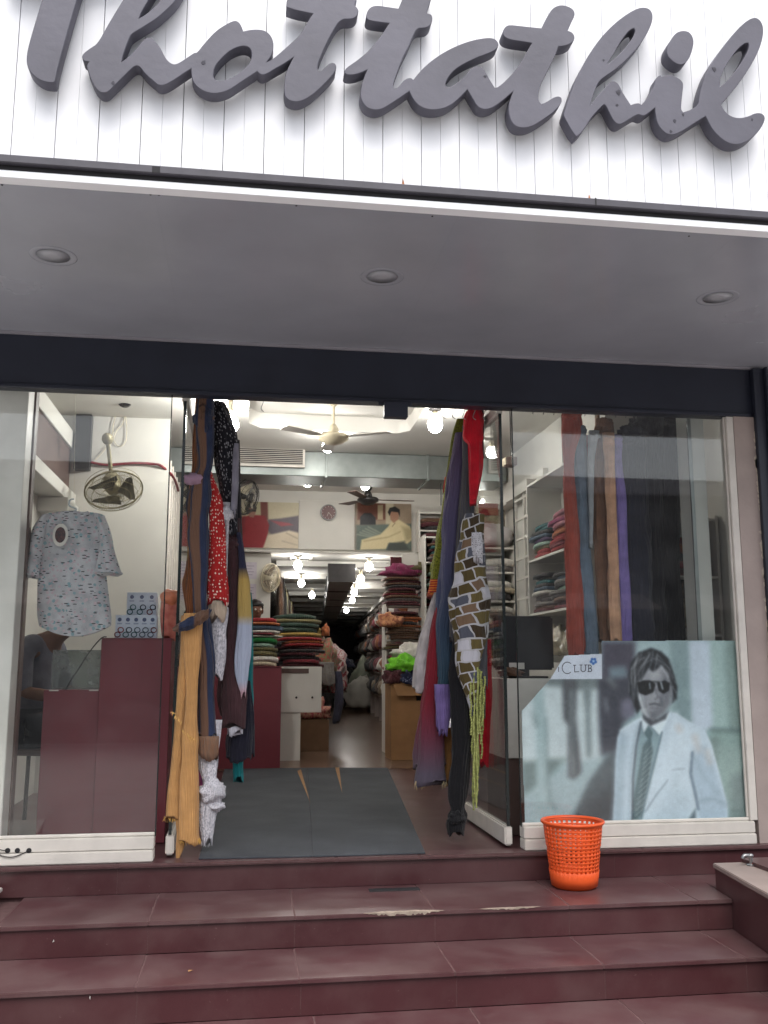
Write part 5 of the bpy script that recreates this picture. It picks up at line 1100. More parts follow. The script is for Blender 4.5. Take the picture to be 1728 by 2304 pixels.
# far end: sacks, dark heaps, stool
p = W(815, 1500, 15); heap('sack', 'pale stuffed sack at the far end of the aisle', (p.x, 15, .34), (.36, .3, .4), mat('sack', C(170, 166, 158), .8, .1, 5), 21, 'sack', .25)
heap('sack', 'greenish stuffed sack behind the pale one', (p.x + .2, 15.8, .62), (.36, .3, .5), mat('sack2', C(128, 132, 116), .6, .15, 5), 22, 'sack', .25)
for k, (x, y, z, r_, nm, lab) in enumerate(((sx(.75, 16), 16, .4, (.5, .4, .6), 'charcoal', 'dark cloth heap left of the far sacks'), (sx(1.0, 18), 18, .5, (.7, .5, .75), 'black', 'black cloth heap in the dim far end'), (1.05, 9.3, .75, (.2, .3, .3), 'grey', 'grey cloth heap beyond the corridor table'), (sx(1.5, 16.2), 16.2, 1.0, (.2, .2, .12), 'navy', 'small navy bundle on the far heap'))):
    heap('cloth_heap', lab, (x, y, z), r_, FM(nm), 30 + k)
sp_ = WZ(822, 1583, 0)
stl = thing('pedestal_stool', 'black pedestal stool standing in the aisle before the right shelves', 'stool', (sp_.x, sp_.y, 0))
obj('seat', MB().box(-.12, .42, -.18, .18, .62, .66), M_dkmetal, stl, bevel=.01); obj('post', MB().tube([(0, 0, .02), (0, 0, .62)], .025, 10), M_dkmetal, stl); obj('base', MB().box(-.12, .42, -.15, .15, .002, .025), M_dkmetal, stl, bevel=.005)
heap('cloth_bundle', 'small grey bundle on the pedestal stool', (sp_.x + .05, sp_.y, .72), (.1, .08, .06), FM('grey'), 40)
# white box cabinet under the mezzanine, notices
wb = thing('wall_cabinet', 'white box cabinet hanging under the mezzanine at right', 'cabinet', (2.0, 6.0, 2.1))
obj('body', MB().box(1.86, 2.16, 5.92, 6.0, 2.06, 2.33), M_wall, wb, bevel=.003); obj('side_rack', MB().box(1.72, 1.855, 5.95, 6.0, 2.06, 2.3), FM('maroon'), wb); rebase(wb)
for k, (x, z) in enumerate(((.03, 2.12), (.03, 1.86))):
    nt = obj('notice_sheet', MB().box(x - .13, x + .08, 6.045, 6.049, z - .1, z + .1), mat('notice paper', C(196, 188, 198), .7, .05, 30)); tag(nt, f'{"upper" if k == 0 else "lower"} pale notice sheet on the white wall end', 'notice')
    for j in range(4): obj('text_line', MB().box(x - .11 + .01 * j, x + .05 - .02 * (j % 2), 6.0435, 6.0448, z + .05 - j * .035, z + .058 - j * .035), mat('faded print', C(150, 140, 160), .8, .1, 30), nt)
# mezzanine shelf at right
rack('fabric_rack', 'small white shelf of red fabrics beside the right poster', W(940, 1200, 5.86).x, 2.4, 5.8, 6.0, [2.36, 2.62, 2.84], M_wall)
stack(2.24, 5.88, 2.361, .3, .2, [('beige', .05), ('mustard', .06), ('red', .06), ('maroon', .05)], 'on lower shelf beside the right poster', 'fabrics beside the poster', seed=90)
stack(2.24, 5.88, 2.621, .3, .2, [('charcoal', .05), ('maroon', .05), ('brown', .05)], 'on upper shelf beside the right poster', 'fabrics beside the poster', seed=91)
# right side: facing rack, wall grille, wall shelf bay
rack('fabric_rack', 'white fabric rack seen through the right door glass', 2.02, 2.6, 3.6, 4.0, [1.0, 1.33, 1.62, 1.9, 2.14], M_wall)
for li, its in enumerate(([('brown', .05), ('orange', .04), ('olive', .05), ('maroon', .06), ('maroon', .05)], [('charcoal', .06), ('cream', .06), ('grey', .05), ('white', .06)], [('charcoal', .08), ('cream', .05), ('white', .06)], [('grey', .06), ('white', .07)])):
    z = (1.0, 1.33, 1.62, 1.9)[li]
    stack(2.42, 3.72, z + .001, .3, .3, its, f'on {["lowest", "second", "third", "top"][li]} shelf, right pile behind door', 'folded fabrics behind the door glass', 'x', 100 + li)
    stack(2.14, 3.72, z + .001, .2, .3, [(sq.choice(('teal', 'mustard', 'dark green', 'brown', 'charcoal', 'mint')), .06) for _ in range(3)], f'on {["lowest", "second", "third", "top"][li]} shelf, left pile behind door', 'folded fabrics behind the door glass', 'x', 110 + li)
heap('white_bag', 'white plastic bag on top of the rack behind the door glass', (2.4, 3.75, 2.24), (.2, .15, .14), mat('white bag', C(200, 196, 196), .4, .05, 10), 44, 'bag', .4)
pg = thing('packaged_goods', 'red and clear packaged goods standing above the white bag', 'package', (2.45, 3.9, 2.15))
obj('wrap', MB().box(2.3, 2.58, 3.88, 3.98, 2.145, 2.62), M_plastic, pg, bevel=.02); obj('red_cap', MB().box(2.3, 2.5, 3.86, 3.879, 2.5, 2.62), FM('red'), pg); obj('label_card', MB().box(2.32, 2.46, 3.865, 3.879, 2.2, 2.42), M_whitep, pg); obj('red_base', MB().box(2.3, 2.58, 3.862, 3.879, 2.146, 2.19), FM('crimson'), pg); rebase(pg)
rack('fabric_rack', 'deeper fabric rack behind the right door at the back wall', 2.05, 3.4, 5.5, 5.9, [1.0, 1.4, 1.8, 2.2, 2.5], M_wall)
for li, z in enumerate((1.0, 1.4, 1.8, 2.2)):
    for bi, x in enumerate((2.3, 2.75, 3.15)):
        stack(x, 5.62, z + .001, .36, .3, [(sq.choice(('teal', 'mint', 'olive', 'maroon', 'brown', 'grey', 'red')), .032) for _ in range(9)], f'on {["lowest", "second", "third", "top"][li]} shelf, {["left", "middle", "right"][bi]} pile, deeper rack', 'folded fabrics in the deeper rack', 'x', 130 + li * 4 + bi)
wg = thing('metal_grille', 'white metal lattice grille on the right wall', 'grille', (2.5, 2.8, 1.3))
for i in range(4): obj('vertical_bar', MB().box(2.488, 2.512, 2.36 + i * .29, 2.39 + i * .29, 1.2, 2.56), M_whitep, wg)
for i in range(8): obj('cross_bar', MB().box(2.491, 2.509, 2.391, 3.229, 1.22 + i * .185, 1.242 + i * .185), M_whitep, wg)
obj('head_board', MB().box(2.47, 2.52, 2.3, 3.5, 2.5605, 2.66), M_wall, wg); rebase(wg)
for k in range(18):
    y = 2.45 + (k % 3) * .26; z = 1.3 + (k // 3) * .2
    nm = sq.choice(('grey', 'brown', 'charcoal', 'olive'))
    heap('fabric_pile', f'{nm} fabric pile behind the wall grille, {["near", "middle", "far"][k % 3]} column, {ORD[k // 3]} row', (2.57, y, z), (.045, .12, .09), FM(nm), 200 + k, 'fabric', .3, 'fabric piles behind the wall grille', 12)
sb2 = thing('wall_shelf', 'grey white shelf bay with colourful fabrics on the right wall', 'shelf', (2.45, 2.0, 1.2))
for y in (1.3, 2.29): obj('side_panel', MB().box(2.32, 2.619, y, y + .02, 1.0, 2.56), M_wall, sb2)
for z in (1.02, 1.42, 1.86, 2.5): obj('shelf_board', MB().box(2.325, 2.618, 1.321, 2.289, z - .018, z), M_wall, sb2)
rebase(sb2)
for bi, y in enumerate((1.55, 2.03)):
    stack(2.47, y, 1.861, .42, .26, [(c_, .03) for c_ in (('red', 'crimson', 'red', 'red', 'orange', 'orange', 'pink', 'magenta', 'pink', 'pink') if bi == 0 else ('red', 'red', 'olive', 'mint', 'purple', 'slate blue', 'charcoal', 'teal', 'teal'))], f'on upper shelf, {["near", "far"][bi]} pile, right wall bay', 'fabrics in the right wall bay', 'y', 150 + bi)
    stack(2.47, y, 1.421, .42, .26, [(c_, .028) for c_ in (('maroon', 'brown', 'grey', 'charcoal', 'grey', 'white', 'slate blue', 'charcoal', 'teal', 'grey', 'charcoal') if bi else ('crimson', 'maroon', 'brown', 'charcoal', 'grey', 'mint', 'charcoal', 'grey', 'slate blue', 'charcoal'))], f'on middle shelf, {["near", "far"][bi]} pile, right wall bay', 'fabrics in the right wall bay', 'y', 160 + bi)
    heap('plastic_bag', f'pale plastic bag on the lowest right wall shelf, {["near", "far"][bi]} one', (2.47, y, 1.16), (.12, .2, .15), M_plastic, 170 + bi, 'bag', .4)
em = W(1150, 1040, 2.0)
el = thing('emergency_light', 'small beige box lamp hanging on the ceiling right of the door', 'lamp', em)
obj('body', MB().box(-.055, .035, -.06, .06, -.035, .035), M_beige, el, bevel=.006); obj('face', MB().box(-.062, -.056, -.055, .055, -.03, .03), M_cream, el); obj('stem', MB().tube([(0, 0, .035), (0, 0, CZ - em.z - .002)], .005, 6), M_dkmetal, el)
# white cabinet with monitor behind the poster
wcb = thing('white_cabinet', 'white cabinet on a dark plinth behind the right window', 'cabinet', (1.8, .6, 0))
obj('body', MB().box(1.556, 2.2, .4, .85, .447, .92), M_whitep, wcb, bevel=.003); obj('plinth', MB().box(1.56, 2.19, .42, .84, .002, .446), M_brown, wcb); rebase(wcb)
tv = thing('monitor', 'black monitor seen from behind on the white cabinet', 'monitor', (1.76, .62, .921))
obj('shell', MB().box(-.2, .19, -.02, .03, .05, .39), mat('black plastic', C(22, 22, 27), .35, .15, 8), tv, bevel=.012, seg=2); obj('stand', MB().box(-.03, .03, .0, .02, .01, .06), M_dkmetal, tv); obj('foot', MB().box(-.13, .13, -.08, .12, .0, .011), M_dkmetal, tv, bevel=.003)
p = W(1163, 1480, .59); obj('white_sticker', MB().box(p.x - 1.76 - .05, p.x - 1.76 + .05, -.0235, -.021, .055, .095), M_whitep, tv)
heap('desk_clutter', 'brown cable clutter in front of the monitor foot', (1.63, .5, .95), (.07, .05, .03), FM('brown'), 48, 'clutter')
# right alcove shelf with bags
rack('fabric_rack', 'white rack of orange fabrics and bags beside the right pilaster', 2.72, 3.2, .75, 1.15, [.9, 1.21, 1.6, 2.0], M_whitep)
stack(2.93, .9, 1.601, .38, .3, [('maroon', .05), ('red', .05), ('charcoal', .06), ('orange', .06), ('crimson', .05)], 'on the rack beside the right pilaster', 'fabrics beside the right pilaster', seed=180)
heap('plastic_bag', 'shiny clear plastic bag on the rack by the right pilaster', (2.92, .87, 1.33), (.16, .12, .14), M_plastic, 185, 'bag', .6)
heap('plastic_bag', 'dark shiny bag above the clear one by the right pilaster', (2.92, .9, 1.5), (.16, .12, .08), mat('dark wrap', C(66, 50, 36), .2, .4, 16, .8, 25, spec=.8), 186, 'bag', .6)

# ------------------------------------------------------------------ orange basket
BX = WZ(1295, 2007, Z1); bx, by = BX.x + .035, BX.y + .113
bk = thing('waste_basket', 'bright orange perforated plastic waste basket on the top step', 'basket', (bx, by, Z1))
H, rb, rt = .335, .113, .156
rad = lambda z: rb + (rt - rb) * (z / H) ** .9
mb = MB(); nu = 68; zs = [.012, .05, .088]; hol = [0, 0]
z = .088; k = 0
while z < .305:
    hh = .0185 if k < 7 else .0205
    zs += [z + hh * .62, z + hh]; hol += [1, 0]; z += hh; k += 1
zs.append(.325); hol.append(0)
for zz in zs:
    rr = rad(zz) + (.004 if zz < .09 else 0) - (.003 if .19 < zz < .2 else 0)
    for i in range(nu): mb.v.append((rr * math.cos(2 * math.pi * i / nu), rr * math.sin(2 * math.pi * i / nu), zz))
for j in range(len(zs) - 1):
    for i in range(nu):
        if hol[j] and i % 2 == 0: continue
        mb.f.append((j * nu + i, j * nu + (i + 1) % nu, (j + 1) * nu + (i + 1) % nu, (j + 1) * nu + i))
o = obj('perforated_wall', mb, M_orange, bk, smooth=True); sm_ = o.modifiers.new('thick', 'SOLIDIFY'); sm_.thickness = .003; sm_.offset = 0
obj('rim', MB().lathe([(rt - .004, .318), (rt + .008, .322), (rt + .013, .331), (rt + .009, .338), (rt - .003, .338), (rt - .007, .328)], 64), M_orange, bk, smooth=True)
bpy.data.meshes[bk.children[-1].data.name].polygons  # rim stays open in the middle
me = bk.children[-1].data; bm = bmesh.new(); bm.from_mesh(me); bmesh.ops.delete(bm, geom=[f for f in bm.faces if len(f.verts) > 10], context='FACES'); bm.to_mesh(me); bm.free()
obj('base', MB().lathe([(rb - .012, .002), (rb - .008, .001), (rb - .004, .012), (rb - .002, .0155), (.01, .0156)], 48), M_orange, bk, smooth=True)
# ------------------------------------------------------------------ printed posters (flat prints: colour stored on a fine grid)
def sdist(P, poly):
    x, y = P; n = len(poly); d = np.full(x.shape, 1e9); inside = np.zeros(x.shape, bool)
    for i in range(n):
        x0, y0 = poly[i]; x1, y1 = poly[(i + 1) % n]; ex, ey = x1 - x0, y1 - y0
        t = np.clip(((x - x0) * ex + (y - y0) * ey) / (ex * ex + ey * ey + 1e-9), 0, 1)
        d = np.minimum(d, np.hypot(x - x0 - t * ex, y - y0 - t * ey))
        c = ((y0 <= y) != (y1 <= y)) & (x < ex * (y - y0) / ((y1 - y0) if y1 != y0 else 1e-9) + x0); inside ^= c
    return np.where(inside, -d, d)
def ldist(P, pts):
    x, y = P; d = np.full(x.shape, 1e9)
    for (x0, y0), (x1, y1) in zip(pts[:-1], pts[1:]):
        ex, ey = x1 - x0, y1 - y0; t = np.clip(((x - x0) * ex + (y - y0) * ey) / (ex * ex + ey * ey + 1e-9), 0, 1)
        d = np.minimum(d, np.hypot(x - x0 - t * ex, y - y0 - t * ey))
    return d
def pp(s): return [tuple(map(float, t.split(','))) for t in s.split()]
def paint(name, X0, X1, ZA, ZB, Y, step, conv, base, layers, m, outline=None, parent=None, thick=.003, grain=6, gain=1.0):
    nx, nz = int((X1 - X0) / step), int((ZB - ZA) / step)
    gx, gz = np.meshgrid(np.linspace(X0, X1, nx + 1), np.linspace(ZA, ZB, nz + 1))
    ux, uy = PX(gx, Y, gz); P = conv(ux, uy)
    im = np.ones(gx.shape + (3,)) * np.array(base, float)
    def blur(a_, r):
        for ax in (0, 1):
            for _ in range(2):
                p_ = np.concatenate([np.repeat(a_.take([0], ax), r + 1, ax), a_, np.repeat(a_.take([-1], ax), r, ax)], ax).cumsum(ax)
                n_ = a_.shape[ax]; a_ = (p_.take(range(2 * r + 1, 2 * r + 1 + n_), ax) - p_.take(range(0, n_), ax)) / (2 * r + 1)
        return a_
    for L in layers:
        if L[0] == 'b': im = blur(im, L[1]); continue
        kind, geo, colr, soft = L[:4]; al = L[4] if len(L) > 4 else 1
        d = sdist(P, geo) if kind == 'p' else ldist(P, geo) - L[5]
        a = np.clip(.5 - d / (2 * soft), 0, 1)[..., None] * al
        im = im * (1 - a) + np.array(colr, float) * a
    rs = np.random.RandomState(3); im += rs.normal(0, grain * .6, gx.shape)[..., None]
    for g_ in (5, 14, 40):       # mottled print: coarse noise stretched over the sheet
        cn = rs.normal(0, 1, (gx.shape[0] // g_ + 3, gx.shape[1] // g_ + 3)); yy = np.arange(gx.shape[0]) / g_; xx = np.arange(gx.shape[1]) / g_
        y0 = yy.astype(int); x0 = xx.astype(int); fy = (yy - y0)[:, None]; fx = (xx - x0)[None]; fy = fy * fy * (3 - 2 * fy); fx = fx * fx * (3 - 2 * fx)
        nn = cn[y0][:, x0] * (1 - fy) * (1 - fx) + cn[y0 + 1][:, x0] * fy * (1 - fx) + cn[y0][:, x0 + 1] * (1 - fy) * fx + cn[y0 + 1][:, x0 + 1] * fy * fx
        im += nn[..., None] * grain * .3
    if gain > 1: im = im * .8 + im.mean(-1, keepdims=True) * .2
    im = (im - 128) * gain + 128 + 4 * (gain - 1) * 4
    s = np.clip(im, 0, 255) / 255; ln = np.where(s <= .04045, s / 12.92, ((s + .055) / 1.055) ** 2.4)
    keep = np.ones((nz, nx), bool)
    if outline is not None:
        cx = (P[0][:-1, :-1] + P[0][1:, 1:]) / 2; cy_ = (P[1][:-1, :-1] + P[1][1:, 1:]) / 2; keep = sdist((cx, cy_), outline) < 0
    ii = np.arange((nz + 1) * (nx + 1)).reshape(nz + 1, nx + 1)
    F = np.stack([ii[:-1, :-1], ii[:-1, 1:], ii[1:, 1:], ii[1:, :-1]], -1)[keep]
    V = np.stack([gx.ravel(), np.full(gx.size, Y), gz.ravel()], -1)
    used = np.unique(F); remap = -np.ones(len(V), int); remap[used] = np.arange(len(used))
    me = bpy.data.meshes.new(name); me.from_pydata(V[used].tolist(), [], remap[F].tolist())
    ca = me.color_attributes.new('print', 'FLOAT_COLOR', 'POINT')
    ca.data.foreach_set('color', np.concatenate([ln.reshape(-1, 3)[used], np.ones((len(used), 1))], 1).ravel())
    me.materials.append(m); o = obj(name, me, m, parent)
    sd = o.modifiers.new('sheet', 'SOLIDIFY'); sd.thickness = thick; sd.offset = 1 if thick > 0 else -1
    return o
def print_mat(name, rough=.35):
    m = bpy.data.materials.new(name); m.use_nodes = True; n, l = m.node_tree.nodes, m.node_tree.links
    a = n.new('ShaderNodeVertexColor'); a.layer_name = 'print'; b = n['Principled BSDF']; l.new(a.outputs[0], b.inputs['Base Color']); b.inputs['Roughness'].default_value = rough
    return m
MP = print_mat('poster print', .45)
conv6 = lambda x, y: ((x - 1160) * 2.9208, (y - 1440) * 2.9208)
L_ = []
def P_(s, c, soft=6, al=1): L_.append(('p', pp(s), c, soft, al))
def S_(s, c, w, soft=4, al=1): L_.append(('s', pp(s), c, soft, al, w))
P_('0,240 560,240 565,800 30,830', (192, 206, 210), 20)
P_('40,800 340,775 220,900 45,1030', (112, 134, 134), 20)
P_('40,1040 330,830 560,770 500,930 345,1230 40,1230', (158, 180, 186), 14)
P_('345,1230 480,935 590,770 690,690 680,1230', (84, 95, 102), 16); P_('420,1230 540,1000 690,860 680,1230', (62, 72, 80), 40)
P_('105,330 185,300 200,600 215,1000 260,1120 120,1130 140,960 130,600', (160, 184, 188), 14)
S_('200,520 205,800 225,1060 260,1110', (112, 134, 138), 9, 10, .7)
S_('115,480 140,560', (130, 150, 154), 16, 14, .6)
P_('180,240 560,240 550,320 420,330 330,310 200,300', (104, 116, 118), 16, .85)
P_('305,250 405,250 395,520 435,870 385,915 345,905 345,560 315,520', (92, 96, 102), 7)
S_('365,330 368,520 378,880', (150, 166, 168), 8, 6, .8)
P_('440,300 500,300 490,520 500,770 465,775 460,520', (128, 142, 146), 8)
P_('540,250 760,250 800,460 700,560 690,720 560,760 545,480', (74, 76, 88), 16)
P_('565,8 800,8 770,260 560,260', (84, 80, 96), 16)
P_('610,180 720,170 740,240 620,250', (124, 150, 160), 12, .8); P_('690,400 760,380 790,500 700,520', (130, 128, 150), 14, .8); S_('590,390 600,470', (150, 156, 166), 10, 8, .7); S_('610,260 650,300', (140, 150, 150), 16, 12, .5)
P_('790,5 1040,5 1060,540 800,540', (164, 188, 192), 20); P_('1010,5 1140,5 1165,560 1040,520', (134, 158, 162), 14)
P_('1135,5 1285,5 1300,590 1160,600', (186, 200, 214), 10); P_('1275,5 1370,5 1400,620 1300,600', (160, 186, 184), 16); P_('1370,5 1480,5 1500,600 1400,600', (136, 160, 156), 20)
P_('1270,585 1500,600 1530,1200 1380,1200', (138, 164, 160), 12); S_('1280,586 1500,600', (84, 104, 104), 7, 6); P_('1420,900 1530,860 1530,1200 1400,1200', (112, 132, 132), 30, .8)
P_('1265,640 1330,640 1325,860 1290,850', (124, 146, 142), 10)
L_.append(('b', 3))
# suit
P_('636,1230 648,1010 655,780 668,640 690,590 760,545 830,500 880,560 1000,470 1060,480 1150,540 1245,590 1290,690 1335,860 1392,1080 1394,1230', (192, 208, 220), 6)
P_('630,1230 645,1000 655,780 690,600 730,640 715,900 700,1230', (150, 172, 188), 26, .75)
P_('735,1230 745,760 800,560 822,540 790,680 768,900 760,1230', (164, 184, 198), 14, .8)
P_('1150,700 1200,690 1300,800 1392,1090 1394,1230 1210,1230 1190,1060 1150,900', (158, 180, 198), 24, .8)
P_('1000,980 1160,1000 1180,1230 860,1230', (170, 190, 204), 50, .6); P_('1060,560 1200,600 1160,760 1040,720', (206, 220, 230), 50, .7)
P_('1180,1110 1125,1195 1185,1195', (92, 112, 122), 10)
S_('1162,740 1150,880 1185,1030 1200,1110', (84, 106, 126), 6, 10); S_('1175,780 1240,900 1330,1010', (140, 162, 178), 8, 24, .6); S_('1240,700 1290,860', (146, 166, 180), 8, 24, .6); S_('1210,1060 1300,1040 1380,1080', (130, 152, 168), 7, 18, .6); S_('700,700 690,900 680,1100', (168, 188, 200), 10, 22, .6)
S_('1030,852 1112,846', (132, 150, 164), 3, 5, .8); S_('1045,900 1075,1060', (172, 192, 204), 12, 28, .6)
P_('764,1230 772,1000 790,760 826,536 880,566 964,600 925,790 860,1050 826,1230', (140, 166, 174), 6)
P_('828,500 884,566 842,625 824,560', (206, 220, 228), 5); P_('890,562 1000,470 1010,500 945,628', (212, 226, 234), 5); S_('886,570 940,626', (110, 128, 138), 3, 5, .8); S_('842,622 826,556', (110, 128, 138), 3, 5, .8)
P_('843,612 872,558 902,612 890,650 898,730 862,960 808,1195 786,1230 770,1195 772,1060 836,700 868,650', (98, 122, 128), 5)
P_('880,650 900,730 864,960 820,1150 835,950 868,760', (72, 94, 102), 12, .7)
for i in range(15):
    y = 690 + i * 38; S_(f'{max(775, 850 - i * 6)},{y + 50} {905 - i * 5},{y - 10}', (186, 206, 208), 1.6, 3, .75)
S_('824,540 792,700 772,900 766,1195', (44, 54, 66), 4, 7, .9); S_('962,606 912,800 858,1020 822,1180', (84, 104, 118), 3, 6, .9)
S_('1000,920 930,1010 850,1130', (112, 132, 148), 3, 6, .9); S_('1060,480 1020,640 1010,760', (212, 226, 236), 10, 20, .5); S_('690,596 760,548 822,516', (212, 226, 234), 6, 12, .6)
# head
P_('826,440 870,500 930,520 1005,468 985,520 885,566 838,520', (84, 88, 96), 8)
P_('788,250 830,185 930,160 1005,190 1024,260 1022,350 1012,420 975,480 905,528 860,505 815,450 794,350', (152, 155, 162), 9)
P_('950,200 1022,240 1022,350 1012,420 975,480 905,528 925,470 965,400', (112, 115, 124), 30, .85)
P_('798,352 846,368 842,440 874,505 830,476 806,420', (200, 208, 214), 14, .85); P_('890,190 960,180 955,255 890,258', (178, 180, 186), 24, .7)
P_('905,345 935,345 940,395 905,395', (170, 173, 180), 12, .7); P_('850,380 905,385 900,415 860,415', (150, 154, 162), 16, .6); P_('870,470 940,470 920,520 885,515', (104, 108, 118), 16, .7); P_('945,345 1000,350 985,420 950,410', (122, 126, 136), 18, .6)
P_('742,240 756,150 806,84 890,52 956,76 1004,122 1034,210 1062,310 1058,384 1030,412 1022,300 1008,220 962,162 905,210 872,186 826,260 800,268 796,356 824,446 800,482 776,430 748,350', (44, 48, 55), 9)
hr = random.Random(5)
for i in range(70):
    t = hr.random(); side = hr.random() < .68
    if side: x0, y0 = 860 + hr.uniform(-60, 60), 70 + hr.uniform(0, 60); x1, y1 = 770 + hr.uniform(-25, 40), 210 + hr.uniform(-40, 60); x2, y2 = x1 + hr.uniform(-10, 30), y1 + hr.uniform(60, 200)
    else: x0, y0 = 920 + hr.uniform(-40, 40), 80 + hr.uniform(0, 50); x1, y1 = 1015 + hr.uniform(-30, 15), 190 + hr.uniform(-30, 50); x2, y2 = 1040 + hr.uniform(-12, 18), y1 + hr.uniform(60, 190)
    lt_ = hr.random(); L_.append(('s', [(x0, y0), ((x0 + x1) / 2 - 6, (y0 + y1) / 2 - 12), (x1, y1), (x2, y2)], (24, 26, 31) if lt_ < .5 else (150 + 40 * lt_, 154 + 40 * lt_, 160 + 40 * lt_), 3, .45 + .3 * hr.random(), hr.uniform(.4, 1.8)))
for s in ('905,80 890,150 868,215', '930,90 925,150 905,215', '880,80 850,160 826,250'): S_(s, (176, 182, 188), 2, 4, .7)
P_('800,288 832,268 884,266 918,290 904,342 852,364 812,346', (14, 17, 22), 4); P_('930,282 982,266 1012,290 1006,332 970,352 940,332', (14, 17, 22), 4); S_('800,284 860,272 930,276 1010,282', (20, 22, 26), 3, 4)
S_('880,284 884,320', (190, 205, 215), 4, 6); S_('955,280 966,322', (214, 226, 234), 5, 6); P_('815,300 850,290 850,330 820,330', (46, 52, 60), 14, .7)
S_('918,320 934,376 918,390', (78, 82, 92), 3, 8, .8); S_('880,424 915,418 948,428', (56, 58, 68), 4, 6, .9); S_('888,446 935,448', (92, 94, 104), 4, 9, .6); S_('844,372 852,432', (104, 108, 118), 5, 14, .6); S_('950,378 962,425', (76, 80, 92), 4, 12, .6)
P_('1020,300 1036,300 1034,400 1018,420', (140, 144, 152), 7, .6)
L_.append(('b', 1))
# stains on the print
for s in ('1070,575 1078,590', '1180,640 1200,720', '1260,740 1275,800'): S_(s, (196, 178, 168), 16, 26, .45)
# torn printed logo strip
P_('225,258 322,103 566,90 568,256', (196, 204, 218), 2)
for k in range(5):
    a = R(72 * k + 20); cx, cy_ = 511 + 15 * math.cos(a), 139 + 15 * math.sin(a)
    P_(' '.join(f'{cx + 10 * math.cos(u):.1f},{cy_ + 10 * math.sin(u):.1f}' for u in [R(45 * j) for j in range(8)]), (56, 110, 190), 3)
P_('505,133 517,133 517,145 505,145', (150, 190, 230), 3)
OUTL = pp('38,470 228,256 322,103 566,90 566,6 1462,4 1530,1190 62,1224')
a = W(1160 + 30 / 2.9208, 1440 + 470 / 2.9208, .014); xr = W(1160 + 1530 / 2.9208, 1846, .014).x; zt = W(1660, 1440, .014).z; zb = W(1177, 1860, .014).z
ps = thing('poster', 'teal tinted poster of a man in pale suit and sunglasses, corner torn', 'poster', ((a.x + xr) / 2, .014, zb))
po = paint('print_sheet', a.x - .02, min(xr, 2.87), max(zb, .127), zt + .01, .014, .0036, conv6, (150, 178, 184), L_, MP, OUTL, ps, -.0015, gain=1.2)
# logo lettering on the strip
def strokes(name, lines, w, col_, Y, parent, conv_inv):
    mb = MB()
    for pts in lines:
        P3 = [W(*conv_inv(x, y), Y) for x, y in pts]
        for p, q_ in zip(P3[:-1], P3[1:]):
            d = (q_ - p); nrm = Vector((-d.z, 0, d.x)).normalized() * w; e = d.normalized() * w * .6
            mb.slab([((p - e + nrm).x, (p - e + nrm).z), ((q_ + e + nrm).x, (q_ + e + nrm).z), ((q_ + e - nrm).x, (q_ + e - nrm).z), ((p - e - nrm).x, (p - e - nrm).z)][::-1], Y - .0006, Y)
    return obj(name, mb, col_, parent)
inv6 = lambda x, y: (1160 + x / 2.9208, 1440 + y / 2.9208)
M_ink = mat('dark ink', C(70, 68, 84), .5, .1, 60)
arc = lambda cx, cy, rx, ry, a0, a1, n=12: [(cx + rx * math.cos(R(a0 + (a1 - a0) * i / n)), cy + ry * math.sin(R(a0 + (a1 - a0) * i / n))) for i in range(n + 1)]
for nm, ln_ in (('C', [arc(340, 183, 34, 38, -50, -310)]), ('L', [[(388, 166), (388, 210), (416, 208)], [(380, 166), (396, 166)]]), ('U', [[(430, 164), (430, 194)] + arc(445, 194, 15, 14, 180, 0, 8)[1:] + [(460, 164)], [(422, 164), (438, 164)], [(453, 164), (467, 164)]]),
                ('B', [[(480, 164), (480, 208)], [(474, 164)] + arc(486, 175, 12, 10.5, -90, 90, 8) + [(480, 186)], [(480, 186)] + arc(487, 197, 14, 11, -90, 90, 8) + [(474, 208)]]), ('N', [[(283, 178), (283, 208)]])):
    strokes('logo_letter', ln_, .0022, M_ink, .0118, ps, inv6)
rebase(ps)
# the two pictures and the clock on the mezzanine front
conv8 = lambda x, y: ((x - 500) * 3.318, (y - 880) * 3.318)
L_ = []
P_('0,780 290,780 290,1000 0,1000', (170, 164, 132), 10); P_('285,780 340,780 345,960 290,960', (110, 52, 44), 5); P_('340,790 580,790 580,960 345,960', (188, 178, 150), 8)
P_('340,960 440,950 570,930 580,1080 380,1090 340,1040', (84, 74, 84), 8); P_('360,965 500,985 530,1000 440,1010', (150, 60, 70), 6)
P_('120,1180 120,1000 150,940 220,925 320,930 350,1000 340,1060 320,1140 300,1180', (136, 20, 30), 6); P_('340,1075 500,1040 580,1060 580,1180 300,1180', (206, 192, 168), 8); S_('480,1060 560,1100', (160, 146, 124), 5, 6, .8); S_('450,1120 560,1150', (164, 150, 130), 5, 6, .7)
P_('185,900 200,850 240,850 252,900 235,945 205,940', (142, 100, 84), 4); P_('170,880 190,840 230,835 258,870 250,895 230,865 200,870 190,920', (34, 26, 24), 4); S_('198,890 245,893', (24, 20, 20), 7, 3)
P_('120,940 170,930 160,1060 130,1160', (90, 16, 24), 12, .6)
def wallpic(px0, px1, py0, py1, label, layers, base, nm):
    A, B = W(px0, py0, 5.99), W(px1, py1, 5.99)
    t = thing('wall_picture', label, 'picture', ((A.x + B.x) / 2, 5.99, B.z))
    obj('board', MB().box(A.x - .004, B.x + .004, 5.994, 6.018, B.z - .004, A.z + .004), M_whitep, t)
    paint('print_sheet', A.x, B.x, B.z, A.z, 5.992, .0075, conv8, base, layers, MP, None, t, -.001, 4); rebase(t)
wallpic(532, 671, 1128, 1234, 'wide printed picture of a reclining person in a red top', L_, (150, 140, 118), 'a')
L_ = []
